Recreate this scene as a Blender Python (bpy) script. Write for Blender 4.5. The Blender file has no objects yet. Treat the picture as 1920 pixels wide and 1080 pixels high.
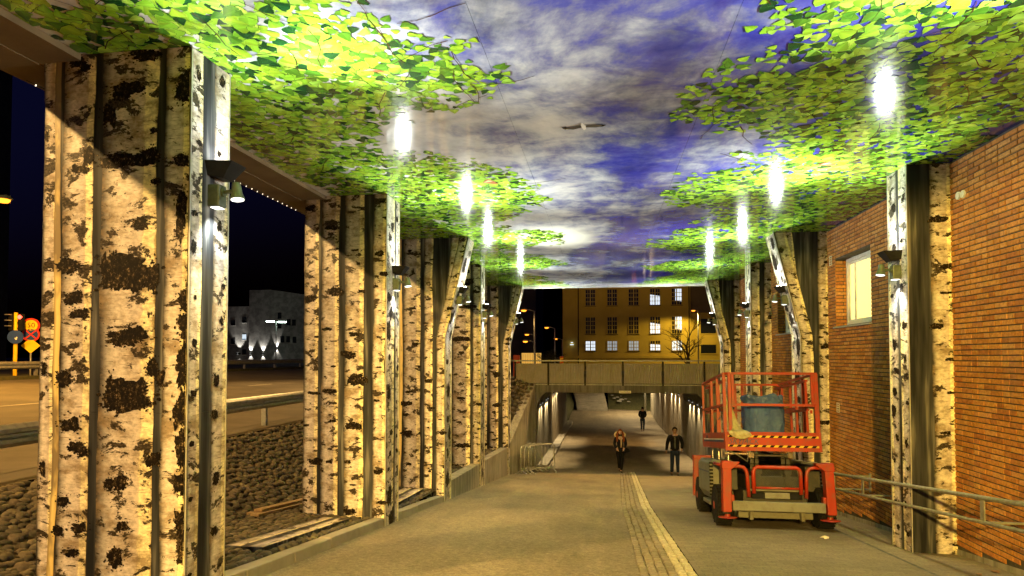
import bpy, math, random
from mathutils import Vector, Matrix, noise
R = math.radians
random.seed(7)
S = bpy.context.scene
COL = S.collection

# ------------------------------------------------------------------ camera
F = 1180.0                      # focal length in photo pixels (1920 wide)
YAW, PITCH, H = R(8.15), R(1.6), 1.5
cd = bpy.data.cameras.new('camera'); cam = bpy.data.objects.new('camera', cd); COL.objects.link(cam)
cd.sensor_width = 36.0; cd.lens = F / 1920 * 36.0
cd.shift_y = (129 - F * math.tan(PITCH)) / 1920
cd.clip_end = 2000; cd.clip_start = 0.05
cam.location = (0, 0, H); cam.rotation_euler = (R(90) + PITCH, 0, YAW)
S.camera = cam
# ------------------------------------------------------------------ night sky
W = bpy.data.worlds.new('World'); S.world = W; W.use_nodes = True
wn = W.node_tree; bg = wn.nodes['Background']
sky = wn.nodes.new('ShaderNodeTexSky'); sky.sky_type = 'NISHITA'; sky.sun_disc = False
sky.sun_elevation = R(-4.0); sky.sun_rotation = R(200); sky.ozone_density = 3.0
mixc = wn.nodes.new('ShaderNodeMix'); mixc.data_type = 'RGBA'; mixc.blend_type = 'MULTIPLY'
mixc.inputs[0].default_value = 1.0; mixc.inputs[7].default_value = (.75, 0.62, 1.0, 1)
wn.links.new(sky.outputs[0], mixc.inputs[6]); wn.links.new(mixc.outputs[2], bg.inputs[0])
bg.inputs[1].default_value = 0.33
# ------------------------------------------------------------------ view
S.view_settings.view_transform = 'Standard'; S.view_settings.look = 'None'
S.view_settings.exposure = 1.3; S.view_settings.gamma = 1.0
S.render.engine = 'CYCLES'
S.cycles.use_denoising = True
S.cycles.max_bounces = 6; S.cycles.diffuse_bounces = 3; S.cycles.glossy_bounces = 3
S.cycles.sample_clamp_indirect = 6.0
S.cycles.caustics_reflective = False; S.cycles.caustics_refractive = False

# light colours
SODIUM = (1.0, 0.57, 0.17); WHITE = (0.93, 1.0, 0.90); WARM = (1.0, 0.74, 0.36)

# photo pixel -> ray -> point
_fw = Vector((-math.sin(YAW) * math.cos(PITCH), math.cos(YAW) * math.cos(PITCH), math.sin(PITCH)))
_rt = Vector((math.cos(YAW), math.sin(YAW), 0)); _up = _rt.cross(_fw)
CX, CY = 960.0, 540 + 129 - F * math.tan(PITCH)
def ray(x, y):
    d = _fw + _rt * ((x - CX) / F) - _up * ((y - CY) / F)
    return d / d.y
def onX(x, y, X):
    d = ray(x, y); t = X / d.x; return Vector((X, t, H + t * d.z))
def onY(x, y, Y):
    d = ray(x, y); return Vector((d.x * Y, Y, H + Y * d.z))
def onZ(x, y, Z):
    d = ray(x, y); t = (Z - H) / d.z; return Vector((d.x * t, t, Z))

# ------------------------------------------------------------------ layout numbers
SL = 146 / 1180.0               # the path drops 12 cm per metre
CEIL = 4.15
XL, XR, XW = -3.45, 4.15, 4.70  # road faces of the left / right pillars, brick wall
def path_z(y):
    pts = ((-40, 40 * SL * 0.2), (-2, 2 * SL * 0.6), (0, 0), (24.5, -24.5 * SL), (27, -3.24), (31, -3.42), (50, -3.75), (58, -3.45), (66, -3.3), (90, -3.3))
    for (a, za), (b, zb) in zip(pts, pts[1:]):
        if y <= b:
            return za + (zb - za) * (y - a) / (b - a)
    return pts[-1][1]
def left_z(y):                  # cobbled shelf beside the left pillars
    if y < 11.5: return path_z(y) + 0.12
    return max(path_z(11.5) + 0.12 - 0.056 * (y - 11.5), path_z(y) + .12)
def road_z(x, y=0):
    if x > -8: return -0.15
    if x < -24: return 0.6
    return -0.15 + 0.75 * (-8 - x) / 16

# ------------------------------------------------------------------ materials
MATS = {}
def newmat(name, base=(.5, .5, .5), rough=.6, metal=0.0, spec=.5):
    m = bpy.data.materials.new(name); m.use_nodes = True
    p = m.node_tree.nodes['Principled BSDF']
    p.inputs['Base Color'].default_value = (*base, 1); p.inputs['Roughness'].default_value = rough
    p.inputs['Metallic'].default_value = metal; p.inputs['Specular IOR Level'].default_value = spec
    MATS[name] = m
    return m, m.node_tree, p
def N(t, typ, **kw):
    n = t.nodes.new(typ)
    for k, v in kw.items(): setattr(n, k, v)
    return n
def coords(t, kind='Object', scale=(1, 1, 1), loc=(0, 0, 0)):
    if kind == 'Position':
        o = N(t, 'ShaderNodeNewGeometry').outputs['Position']
    else:
        o = N(t, 'ShaderNodeTexCoord').outputs[kind]
    mp = N(t, 'ShaderNodeMapping'); mp.inputs['Scale'].default_value = scale; mp.inputs['Location'].default_value = loc
    t.links.new(o, mp.inputs[0]); return mp.outputs[0]
def noisetex(t, vec, scale, detail=5, rough=.6, dist=0.0):
    n = N(t, 'ShaderNodeTexNoise'); n.inputs['Scale'].default_value = scale
    n.inputs['Detail'].default_value = detail; n.inputs['Roughness'].default_value = rough
    n.inputs['Distortion'].default_value = dist
    if vec is not None: t.links.new(vec, n.inputs['Vector'])
    return n.outputs['Fac']
def ramp(t, fac, stops, interp='LINEAR'):
    r = N(t, 'ShaderNodeValToRGB'); r.color_ramp.interpolation = interp
    e = r.color_ramp.elements
    while len(e) < len(stops): e.new(0.5)
    for q, (p, c) in zip(e, stops):
        q.position = p; q.color = (*c, 1) if len(c) == 3 else c
    t.links.new(fac, r.inputs[0]); return r.outputs[0]
def g(v): return (v, v, v)
def mix(t, a, b, fac, mode='MIX'):
    n = N(t, 'ShaderNodeMix'); n.data_type = 'RGBA'; n.blend_type = mode
    for s, i in ((a, 6), (b, 7), (fac, 0)):
        if isinstance(s, (int, float)): n.inputs[i].default_value = s
        elif isinstance(s, tuple): n.inputs[i].default_value = (*s, 1)
        else: t.links.new(s, n.inputs[i])
    return n.outputs[2]
def bump(t, p, h, strength=.3, dist=.01):
    b = N(t, 'ShaderNodeBump'); b.inputs['Strength'].default_value = strength; b.inputs['Distance'].default_value = dist
    t.links.new(h, b.inputs['Height']); t.links.new(b.outputs[0], p.inputs['Normal'])
def attr(t, name, out='Color'):
    a = N(t, 'ShaderNodeAttribute'); a.attribute_name = name; return a.outputs[out]

def simple(name, c1, c2, rough=.6, metal=0., sc=6., bmp=.15, spec=.5, kind='Position', detail=6, lo=.35, hi=.65):
    m, t, p = newmat(name, c1, rough, metal, spec)
    n = noisetex(t, coords(t, kind), sc, detail, .62)
    t.links.new(ramp(t, n, [(lo, c1), (hi, c2)]), p.inputs['Base Color'])
    if bmp: bump(t, p, noisetex(t, coords(t, kind), sc * 9, 4), bmp, .01)
    return m
def emit(name, c, s):
    m = bpy.data.materials.new(name); m.use_nodes = True; t = m.node_tree
    p = t.nodes['Principled BSDF']; p.inputs['Base Color'].default_value = (*c, 1)
    p.inputs['Emission Color'].default_value = (*c, 1); p.inputs['Emission Strength'].default_value = s
    MATS[name] = m; return m

# asphalt path: stained, with grit
m, t, p = newmat('asphalt', rough=.85)
v = coords(t, 'Position')
a = ramp(t, noisetex(t, v, .55, 6, .65), [(.3, (.16, .128, .082)), (.7, (.25, .205, .135))])
gr = ramp(t, noisetex(t, v, 38, 6, .75), [(.35, g(.62)), (.65, g(1.32))])
a = mix(t, a, gr, 1.0, 'MULTIPLY')
st = ramp(t, noisetex(t, coords(t, 'Position', (1.6, .25, 1)), 1.2, 5, .6), [(.42, g(.86)), (.6, g(1.04))])
a = mix(t, a, ramp(t, noisetex(t, v, 13, 9, .8), [(.36, g(.6)), (.6, g(1.2))]), 1.0, 'MULTIPLY')
a = mix(t, a, st, 1.0, 'MULTIPLY')
sp = N(t, 'ShaderNodeTexVoronoi'); sp.inputs['Scale'].default_value = 7.0; t.links.new(v, sp.inputs[0])
a = mix(t, a, (.5, .45, .36), ramp(t, sp.outputs['Distance'], [(.0, g(1)), (.035, g(1)), (.045, g(0))]))
t.links.new(a, p.inputs['Base Color']); bump(t, p, noisetex(t, v, 160, 3), .45, .006)
# small concrete paving right of the sett strip
m, t, p = newmat('paving', rough=.8)
v = coords(t, 'Position', loc=(0.05, 0, 0))
br = N(t, 'ShaderNodeTexBrick'); br.inputs['Scale'].default_value = 1.0
br.inputs['Brick Width'].default_value = .21; br.inputs['Row Height'].default_value = .105; br.inputs['Mortar Size'].default_value = .004
br.inputs['Color1'].default_value = (.18, .145, .095, 1); br.inputs['Color2'].default_value = (.225, .185, .125, 1); br.inputs['Mortar'].default_value = (.11, .10, .085, 1)
t.links.new(v, br.inputs[0])
a = mix(t, br.outputs[0], ramp(t, noisetex(t, v, .7, 6, .65), [(.3, g(.7)), (.7, g(1.15))]), 1.0, 'MULTIPLY')
a = mix(t, a, ramp(t, noisetex(t, v, 38, 6, .75), [(.35, g(.65)), (.65, g(1.3))]), 1.0, 'MULTIPLY')
t.links.new(a, p.inputs['Base Color']); bump(t, p, br.outputs['Fac'], -.35, .006)
# bricks
m, t, p = newmat('brick', rough=.8, spec=.3)
c = attr(t, 'Col'); v = coords(t, 'Position')
c = mix(t, c, ramp(t, noisetex(t, v, 28, 6, .7), [(.3, g(.55)), (.62, g(1.15))]), 1.0, 'MULTIPLY')
c = mix(t, c, (.30, .25, .20), ramp(t, noisetex(t, v, 1.1, 5, .6), [(.55, g(0)), (.8, g(.35))]))
t.links.new(c, p.inputs['Base Color']); bump(t, p, noisetex(t, v, 90, 5), .5, .004)
simple('mortar', (.04, .034, .026), (.085, .072, .055), .9, sc=12, bmp=.4)
m, t, p = newmat('stone', rough=.75, spec=.35)
c = attr(t, 'Col'); v = coords(t, 'Position')
c = mix(t, c, ramp(t, noisetex(t, v, 22, 6, .7), [(.3, g(.55)), (.65, g(1.2))]), 1.0, 'MULTIPLY')
t.links.new(c, p.inputs['Base Color']); bump(t, p, noisetex(t, v, 40, 5), .6, .01)
simple('soil', (.045, .035, .022), (.10, .075, .045), .95, sc=14, bmp=.6)
# concrete with streaks
def concrete(name, c1, c2, streak=True):
    m, t, p = newmat(name, c1, .85, spec=.3)
    v = coords(t, 'Position')
    a = ramp(t, noisetex(t, v, 1.3, 7, .65), [(.3, c1), (.7, c2)])
    if streak:
        a = mix(t, a, ramp(t, noisetex(t, coords(t, 'Position', (5, 5, .35)), 1.5, 5, .65), [(.35, g(.55)), (.6, g(1.1))]), 1.0, 'MULTIPLY')
    t.links.new(a, p.inputs['Base Color']); bump(t, p, noisetex(t, v, 45, 4), .25, .006)
concrete('concrete', (.22, .20, .165), (.36, .335, .28)); concrete('beam_concrete', (.115, .075, .035), (.20, .14, .07), False)
concrete('dark_concrete', (.09, .085, .075), (.15, .14, .125)); concrete('kerbstone', (.20, .185, .15), (.34, .31, .26), False)
# galvanised metal and paints
simple('galvanised', (.30, .31, .29), (.48, .48, .44), .45, .6, 9, .1)
simple('rail_paint', (.20, .20, .165), (.33, .32, .27), .55, .3, 14, .2)
simple('dark_metal', (.008, .008, .008), (.016, .016, .015), .6, 0, 8, .1, .15)
simple('lamp_green', (.075, .095, .065), (.12, .145, .10), .5, .3, 20, .1)
simple('frame_white', (.62, .60, .52), (.74, .72, .64), .5, 0, 10, .05)
simple('sill_metal', (.35, .33, .28), (.45, .43, .37), .5, .4, 10, .05)
simple('wood', (.22, .14, .07), (.36, .25, .13), .75, 0, 18, .4)
simple('trim', (.50, .50, .46), (.64, .63, .58), .4, .5, 10, .05)
simple('black_rubber', (.009, .009, .009), (.02, .019, .017), .85, 0, 20, .4, .15)
def worn_paint(name, c, chip, amount=.66, rough=.42):
    m, t, p = newmat(name, c, rough)
    v = coords(t, 'Position')
    a = ramp(t, noisetex(t, v, 3, 5, .6), [(.3, tuple(x * .72 for x in c)), (.7, c)])
    a = mix(t, a, chip, ramp(t, noisetex(t, v, 34, 8, .75), [(amount, g(0)), (amount + .03, g(1))]))
    a = mix(t, a, (.10, .08, .05), ramp(t, noisetex(t, v, 7, 6, .7), [(.48, g(0)), (.72, g(.75))]))
    t.links.new(a, p.inputs['Base Color']); bump(t, p, noisetex(t, v, 60, 4), .12, .004)
worn_paint('lift_orange', (.38, .025, .005), (.10, .04, .02), .68); worn_paint('lift_grey', (.20, .20, .155), (.13, .07, .03), .66, .5)
worn_paint('lift_dark', (.035, .036, .031), (.12, .08, .05), .66, .5); worn_paint('lift_yellow', (.75, .48, .02), (.15, .08, .02), .7)
simple('chrome', (.45, .44, .40), (.6, .58, .52), .2, .9, 5, 0)
simple('ink_navy', (.02, .03, .10), (.03, .04, .13), .5, 0, 5, 0); simple('decal_white', (.6, .6, .58), (.7, .7, .68), .5, 0, 5, 0)
m, t, p = newmat('bag_blue', (.03, .07, .12), .24, spec=.8)
v = coords(t, 'Object')
t.links.new(ramp(t, noisetex(t, v, 3, 5), [(.3, (.03, .075, .28)), (.7, (.08, .16, .42))]), p.inputs['Base Color'])
bump(t, p, noisetex(t, coords(t, 'Object', (1, 1, .6)), 9, 7, .7, 1.5), 1.0, .05)
simple('tarp', (.30, .26, .14), (.46, .41, .24), .75, 0, 14, .5)
# prints
PRINT_R = .30
m, t, p = newmat('birch_bark', rough=PRINT_R, spec=.22)
uvm = N(t, 'ShaderNodeUVMap'); uvm.uv_map = 'metres'; uvn = N(t, 'ShaderNodeUVMap'); uvn.uv_map = 'across'
def muv(s, l=(0, 0, 0)):
    q = N(t, 'ShaderNodeMapping'); q.inputs['Scale'].default_value = s; q.inputs['Location'].default_value = l
    t.links.new(uvm.outputs[0], q.inputs[0]); return q.outputs[0]
sx = N(t, 'ShaderNodeSeparateXYZ'); t.links.new(uvn.outputs[0], sx.inputs[0])
wav = N(t, 'ShaderNodeMath', operation='MULTIPLY_ADD'); t.links.new(noisetex(t, muv((1, 5, 1)), 1.0, 5, .6), wav.inputs[0]); wav.inputs[1].default_value = .16; wav.inputs[2].default_value = -.08
wsum = N(t, 'ShaderNodeMath', operation='ADD'); t.links.new(wav.outputs[0], wsum.inputs[0]); t.links.new(sx.outputs[0], wsum.inputs[1])
base = ramp(t, wsum.outputs[0], [(.0, (.035, .033, .034)), (.05, (.14, .13, .13)), (.15, (.45, .42, .41)), (.3, (.68, .62, .60)), (.68, (.64, .57, .55)), (.755, (.66, .58, .50)), (.775, (.95, .86, .60)), (.97, (.95, .85, .56)), (1, (.5, .4, .2))])
sm = ramp(t, noisetex(t, muv((3.2, 4.5, 1)), 1.0, 7, .68), [(.47, g(0)), (.62, g(.85))])
base = mix(t, base, (.24, .175, .11), sm)
fs = ramp(t, noisetex(t, muv((16, 26, 1)), 1.0, 6, .7), [(.38, g(.72)), (.56, g(1.1))])
base = mix(t, base, fs, 1.0, 'MULTIPLY')
ln = ramp(t, noisetex(t, muv((7, 75, 1)), 1.0, 4, .6), [(.585, g(0)), (.66, g(.75))])
base = mix(t, base, (.16, .12, .08), ln)
pk = noisetex(t, muv((3.6, 6.2, 1), (4, 9, 0)), 1.0, 9, .70, .35)
pm = ramp(t, pk, [(.548, g(0)), (.566, g(1))])
dk = ramp(t, noisetex(t, muv((40, 60, 1)), 1.0, 4, .6), [(.4, (.012, .010, .008)), (.68, (.10, .075, .05))])
base = mix(t, base, dk, pm)
t.links.new(base, p.inputs['Base Color'])
m, t, p = newmat('birch_patch', rough=.5, spec=.08)
v = coords(t, 'Position')
t.links.new(ramp(t, noisetex(t, coords(t, 'Position', (1, 1, .7)), 42, 8, .78), [(.45, (.005, .004, .004)), (.56, (.02, .014, .009)), (.60, (.13, .09, .055)), (.68, (.42, .33, .22))]), p.inputs['Base Color'])
m, t, p = newmat('birch_stem', rough=PRINT_R, spec=.45)
uvn = N(t, 'ShaderNodeUVMap'); uvn.uv_map = 'across'; sx = N(t, 'ShaderNodeSeparateXYZ'); t.links.new(uvn.outputs[0], sx.inputs[0])
c = ramp(t, sx.outputs[0], [(0, (.35, .25, .10)), (.4, (.85, .68, .30)), (.9, (.80, .60, .22)), (1, (.3, .2, .08))])
c = mix(t, c, (.16, .12, .08), ramp(t, noisetex(t, coords(t, 'Position', (1, 1, .35)), 3.2, 4), [(.5, g(0)), (.6, g(.85))]))
t.links.new(c, p.inputs['Base Color'])
m, t, p = newmat('wood_blur', rough=.45, spec=.12)
c = ramp(t, noisetex(t, coords(t, 'Position', (7, 7, .45)), 1.5, 3, .5), [(.38, (.016, .017, .021)), (.56, (.05, .052, .06)), (.72, (.22, .215, .21))])
t.links.new(c, p.inputs['Base Color'])
m, t, p = newmat('leaf_ink', rough=.10, spec=.33)
t.links.new(attr(t, 'Col'), p.inputs['Base Color'])
# printed sky on the ceiling boards
m, t, p = newmat('sky_print', rough=.095, spec=.42)
v = coords(t, 'Position')
cl = noisetex(t, coords(t, 'Position', (.8, .62, 1), (3.1, 1.7, 0)), .75, 12, .66, .35)
cl2 = noisetex(t, coords(t, 'Position', (.8, 1.0, 1), (8, 3, 0)), 2.2, 9, .62, .4)
sp = N(t, 'ShaderNodeSeparateXYZ'); t.links.new(v, sp.inputs[0])
def math_(op, a, b, c=None):
    n = N(t, 'ShaderNodeMath', operation=op)
    for i, s in enumerate((a, b, c)):
        if s is None: continue
        if isinstance(s, (int, float)): n.inputs[i].default_value = s
        else: t.links.new(s, n.inputs[i])
    return n.outputs[0]
blue = math_('MULTIPLY_ADD', sp.outputs[0], .040, 0.0)             # bluer towards the brick side
cover = math_('SUBTRACT', math_('ADD', math_('MULTIPLY', cl, .62), math_('MULTIPLY', cl2, .38)), blue)
skyc = ramp(t, cover, [(.37, (.035, .04, .34)), (.435, (.085, .095, .38)), (.475, (.17, .18, .34)), (.515, (.29, .31, .42)), (.575, (.50, .51, .56)), (.68, (.72, .71, .71))])
dk = ramp(t, noisetex(t, coords(t, 'Position', (.9, .7, 1), (1, 20, 0)), .9, 7, .6), [(.36, g(.55)), (.52, g(1.0))])
skyc = mix(t, skyc, dk, 1.0, 'MULTIPLY')
gp = onZ(1045, 447, CEIL)                                          # the sun in the printed picture
dv = N(t, 'ShaderNodeVectorMath', operation='DISTANCE'); sc_ = N(t, 'ShaderNodeMapping'); sc_.inputs['Scale'].default_value = (1, .62, 1)
t.links.new(v, sc_.inputs[0]); t.links.new(sc_.outputs[0], dv.inputs[0]); dv.inputs[1].default_value = (gp.x, gp.y * .62, CEIL)
skyc = mix(t, skyc, (.95, .92, .82), ramp(t, dv.outputs['Value'], [(.10, g(1)), (.6, g(.75)), (1.5, g(0))]))
t.links.new(skyc, p.inputs['Base Color'])
bump(t, p, noisetex(t, v, 1.6, 2), .06, .02)
# buildings
simple('yellow_render', (.50, .35, .045), (.60, .43, .07), .85, 0, .5, .1)
simple('grey_render', (.14, .13, .115), (.24, .225, .20), .9, 0, 1.4, .9, lo=.4, hi=.6)
simple('dark_facade', (.10, .075, .045), (.15, .11, .07), .9, 0, .5, .1)
simple('roof_dark', (.03, .03, .03), (.05, .05, .05), .9, 0, 2, .1)
simple('road', (.055, .05, .045), (.10, .09, .08), .85, 0, .8, .4); simple('grass', (.03, .035, .012), (.07, .065, .02), .95, 0, 6, .5)
simple('ground', (.05, .045, .04), (.09, .08, .07), .9, 0, .5, .3)
newmat('glass_dark', (.015, .017, .02), .08, 0, .6)
emit('pane_lit', (.74, .86, 1.0), .42); emit('pane_dim', (.6, .72, .85), .14); emit('pane_cream', (1.0, .80, .27), .48)
emit('lens_white', (1.0, 1.0, .93), 45.0); emit('lens_small', (1.0, 1.0, .93), 1.3); emit('lens_sodium', (1.0, .27, .018), 1.6); emit('lens_green', (.75, 1.0, .85), 12)
emit('red_light', (1, .05, .03), 4.0); emit('green_arrow', (.1, .85, .9), 3.0); emit('tiny_led', (1.0, .85, .6), 1.0)
simple('sign_yellow', (.80, .52, .02), (.85, .56, .03), .6, 0, 4, 0, .1); simple('sign_red', (.55, .03, .02), (.6, .04, .02), .6, 0, 4, 0, .1)
simple('sign_blue', (.02, .05, .20), (.03, .06, .24), .6, 0, 4, 0, .1); simple('sign_black', (.01, .01, .01), (.015, .015, .015), .6, 0, 4, 0, .1)
simple('bark_dark', (.05, .035, .02), (.09, .06, .035), .9, 0, 8, .4)
simple('snow_dirt', (.26, .25, .22), (.38, .36, .32), .9, 0, 5, .3); simple('litter', (.6, .5, .3), (.75, .68, .5), .8, 0, 12, .1)
simple('dead_leaf', (.18, .08, .03), (.32, .15, .06), .8, 0, 20, .1)
simple('skin', (.42, .25, .17), (.50, .31, .22), .55, 0, 10, 0); simple('skin_brown', (.20, .11, .07), (.26, .15, .09), .55, 0, 10, 0)
simple('cloth_navy', (.006, .007, .012), (.012, .013, .020), .9, 0, 14, .3, .1); simple('cloth_black', (.005, .005, .005), (.010, .0095, .0095), .9, 0, 14, .3, .1)
simple('denim', (.011, .016, .030), (.020, .028, .048), .9, 0, 20, .3, .1); simple('scarf', (.34, .24, .17), (.44, .33, .24), .9, 0, 22, .4)
simple('hair_auburn', (.11, .028, .010), (.20, .055, .018), .7, 0, 30, .4, .15); simple('hair_black', (.004, .003, .003), (.009, .007, .006), .8, 0, 30, .4, .05)
simple('fur', (.50, .38, .20), (.75, .62, .38), .95, 0, 40, .8); simple('shoe', (.02, .015, .012), (.05, .035, .025), .6, 0, 10, .1)
emit('container_sign', (1.0, .55, .10), .28); newmat('orange_box', (.7, .10, .02), .6)
simple('hedge', (.02, .022, .01), (.045, .045, .018), .95, 0, 10, .4)

# ------------------------------------------------------------------ mesh builder
class MB:
    def __init__(s): s.v = []; s.f = []; s.c = []; s.col = None
    def poly(s, pts, col=None):
        n = len(s.v); s.v.extend(tuple(q) for q in pts); s.f.append(tuple(range(n, n + len(pts)))); s.c.append(col or s.col)
    def mesh(s, vs, fs, col=None):
        n = len(s.v); s.v.extend(tuple(q) for q in vs)
        for f in fs: s.f.append(tuple(i + n for i in f)); s.c.append(col or s.col)
    def box(s, x0, x1, y0, y1, z0, z1, col=None):
        s.hexa([(x0, y0, z0), (x1, y0, z0), (x1, y1, z0), (x0, y1, z0), (x0, y0, z1), (x1, y0, z1), (x1, y1, z1), (x0, y1, z1)], col)
    def hexa(s, v, col=None):
        s.mesh(v, [(0, 3, 2, 1), (4, 5, 6, 7), (0, 1, 5, 4), (1, 2, 6, 5), (2, 3, 7, 6), (3, 0, 4, 7)], col)
    def bar(s, a, b, w, h, up=(0, 0, 1)):
        a, b = Vector(a), Vector(b); d = (b - a).normalized(); u = Vector(up)
        if abs(d.dot(u)) > .98: u = Vector((0, 1, 0))
        x = d.cross(u).normalized() * (w / 2); z = x.normalized().cross(d) * (h / 2)
        s.hexa([a - x - z, a + x - z, b + x - z, b - x - z, a - x + z, a + x + z, b + x + z, b - x + z])
    def tube(s, pts, r, n=10, closed=False, cap=True):
        pts = [Vector(q) for q in pts]; rs = r if isinstance(r, (list, tuple)) else [r] * len(pts)
        k = len(pts); base = len(s.v); ref = None
        for i, q in enumerate(pts):
            if closed: d = pts[(i + 1) % k] - pts[i - 1]
            else: d = pts[min(i + 1, k - 1)] - pts[max(i - 1, 0)]
            d.normalize()
            if ref is None: ref = Vector((0, 0, 1)) if abs(d.z) < .9 else Vector((0, 1, 0))
            x = d.cross(ref)
            if x.length < 1e-4: x = d.cross(Vector((1, .1, 0)))
            x.normalize(); y = x.cross(d).normalized(); ref = y
            for j in range(n):
                a = 2 * math.pi * j / n
                s.v.append(tuple(q + (x * math.cos(a) + y * math.sin(a)) * rs[i]))
        for i in range(k if closed else k - 1):
            i2 = (i + 1) % k
            for j in range(n):
                j2 = (j + 1) % n
                s.f.append((base + i * n + j, base + i * n + j2, base + i2 * n + j2, base + i2 * n + j)); s.c.append(s.col)
        if cap and not closed:
            s.f.append(tuple(base + j for j in reversed(range(n)))); s.c.append(s.col)
            s.f.append(tuple(base + (k - 1) * n + j for j in range(n))); s.c.append(s.col)
    def cyl(s, a, b, r0, r1=None, n=16): s.tube([a, b], [r0, r0 if r1 is None else r1], n)
    def lathe(s, origin, axis, prof, n=20):      # prof: (distance along axis, radius)
        a = Vector(axis).normalized(); s.tube([Vector(origin) + a * d for d, _ in prof], [r for _, r in prof], n)
    def prism(s, poly, axis, a0, a1):            # poly in the two other axes
        def P(q, a):
            return {'x': (a, q[0], q[1]), 'y': (q[0], a, q[1]), 'z': (q[0], q[1], a)}[axis]
        n = len(poly); vs = [P(q, a0) for q in poly] + [P(q, a1) for q in poly]
        s.mesh(vs, [tuple(range(n)), tuple(reversed(range(n, 2 * n)))] + [(i, i + n, (i + 1) % n + n, (i + 1) % n) for i in range(n)])
    def build(s, name, mat, parent=None, smooth=False, bevel=0, local=False, mats=None, fix=True):
        me = bpy.data.meshes.new(name)
        off = Vector((0, 0, 0)) if (local or parent is None) else wloc(parent)
        me.from_pydata([tuple(Vector(q) - off) for q in s.v] if off.length else s.v, [], s.f)
        if any(c is not None for c in s.c):
            at = me.color_attributes.new('Col', 'FLOAT_COLOR', 'CORNER')
            buf = []
            for f, c in zip(s.f, s.c):
                if isinstance(c, list):
                    for q in c: buf.extend((*q, 1.0))
                else: buf.extend((*(c or (.5, .5, .5)), 1.0) * len(f))
            at.data.foreach_set('color', buf)
        me.materials.append(MATS[mat])
        if smooth: me.polygons.foreach_set('use_smooth', [True] * len(me.polygons))
        me.update()
        if fix:
            import bmesh
            bm = bmesh.new(); bm.from_mesh(me); bmesh.ops.recalc_face_normals(bm, faces=bm.faces); bm.to_mesh(me); bm.free()
        o = bpy.data.objects.new(name, me); COL.objects.link(o)
        if parent is not None: o.parent = parent
        if bevel:
            b = o.modifiers.new('bevel', 'BEVEL'); b.width = bevel; b.segments = 2; b.limit_method = 'ANGLE'; b.angle_limit = R(40)
        return o
def wloc(o):
    v = Vector(o.location)
    while o.parent: o = o.parent; v += Vector(o.location)
    return v
def empty(name, loc, label=None, cat=None, group=None):
    o = bpy.data.objects.new(name, None); COL.objects.link(o); o.location = loc; o.empty_display_size = .1
    return tag(o, label, cat, group)
def tag(o, label=None, cat=None, group=None, kind=None):
    if label: o['label'] = label
    if cat: o['category'] = cat
    if group: o['group'] = group
    if kind: o['kind'] = kind
    return o
def struct(o): o['kind'] = 'structure'; return o
def stuff(o): o['kind'] = 'stuff'; return o
def inst(name, mesh, parent, loc, rot=(0, 0, 0), scale=(1, 1, 1)):
    o = bpy.data.objects.new(name, mesh); COL.objects.link(o); o.parent = parent
    o.location = Vector(loc) - (wloc(parent) if parent else Vector()); o.rotation_euler = rot; o.scale = scale
    return o
def one(name, mat, parent, fn, **kw):
    b = MB(); fn(b); return b.build(name, mat, parent, **kw)
def copy_tree(o, parent=None):
    c = o.copy(); COL.objects.link(c); c.parent = parent
    for ch in list(o.children): copy_tree(ch, c)
    return c
def light(typ, name, loc, energy, color, parent=None, size=.05, spot=None, blend=.5, to=None):
    l = bpy.data.lights.new(name, typ); l.energy = energy; l.color = color
    l.shadow_soft_size = size
    if typ == 'SPOT': l.spot_size = R(spot); l.spot_blend = blend
    o = bpy.data.objects.new(name, l); COL.objects.link(o)
    o.location = Vector(loc) - (wloc(parent) if parent else Vector())
    if to is not None: o.rotation_euler = (Vector(to) - Vector(loc)).to_track_quat('-Z', 'Y').to_euler()
    if parent: o.parent = parent
    return o
def text_mesh(name, s, size, mat, parent, loc, rot, ext=.002, sx=1.0, shear=0.0):
    cu = bpy.data.curves.new(name, 'FONT'); cu.body = s; cu.size = size; cu.extrude = ext; cu.align_x = 'CENTER'; cu.align_y = 'CENTER'; cu.shear = shear
    cu.resolution_u = 3
    tmp = bpy.data.objects.new(name, cu); COL.objects.link(tmp)
    me = bpy.data.meshes.new_from_object(tmp.evaluated_get(bpy.context.evaluated_depsgraph_get()))
    bpy.data.objects.remove(tmp)
    me.materials.clear(); me.materials.append(MATS[mat])
    o = bpy.data.objects.new(name, me); COL.objects.link(o); o.parent = parent
    o.location = loc; o.rotation_euler = rot; o.scale = (sx, 1, 1)
    return o

# ================================================================== SETTING
# --- wide ground: one sheet with the sunken path left open
def ground_sheet(b):
    xs = [-600, -200, -60, -24, -20, -16, -12, -8, -7.6]
    ys = [-300, -60, -20, 0, 10, 26.5, 36, 60, 100, 200, 900]
    for x0, x1 in zip(xs, xs[1:]):
        for y0, y1 in zip(ys, ys[1:]):
            b.poly([(x0, y0, road_z(x0)), (x1, y0, road_z(x1)), (x1, y1, road_z(x1)), (x0, y1, road_z(x0))])
    for y0, y1 in ((36, 60), (60, 900)):
        x1 = -4.2 if y1 == 60 else 5.2
        b.poly([(-7.6, y0, -.15), (x1, y0, -.15), (x1, y1, -.15), (-7.6, y1, -.15)])
    b.poly([(5.2, 26.4, -.15), (600, 26.4, -.15), (600, 900, -.15), (5.2, 900, -.15)])
    b.poly([(5.2, -300, -.15), (600, -300, -.15), (600, 26.4, -.15), (5.2, 26.4, -.15)])
    b.poly([(-7.6, -300, .75), (5.2, -300, .75), (5.2, -2, path_z(-2) - .02), (-7.6, -2, path_z(-2) - .02)])
ground = struct(one('ground', 'ground', None, ground_sheet, fix=False))
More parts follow.
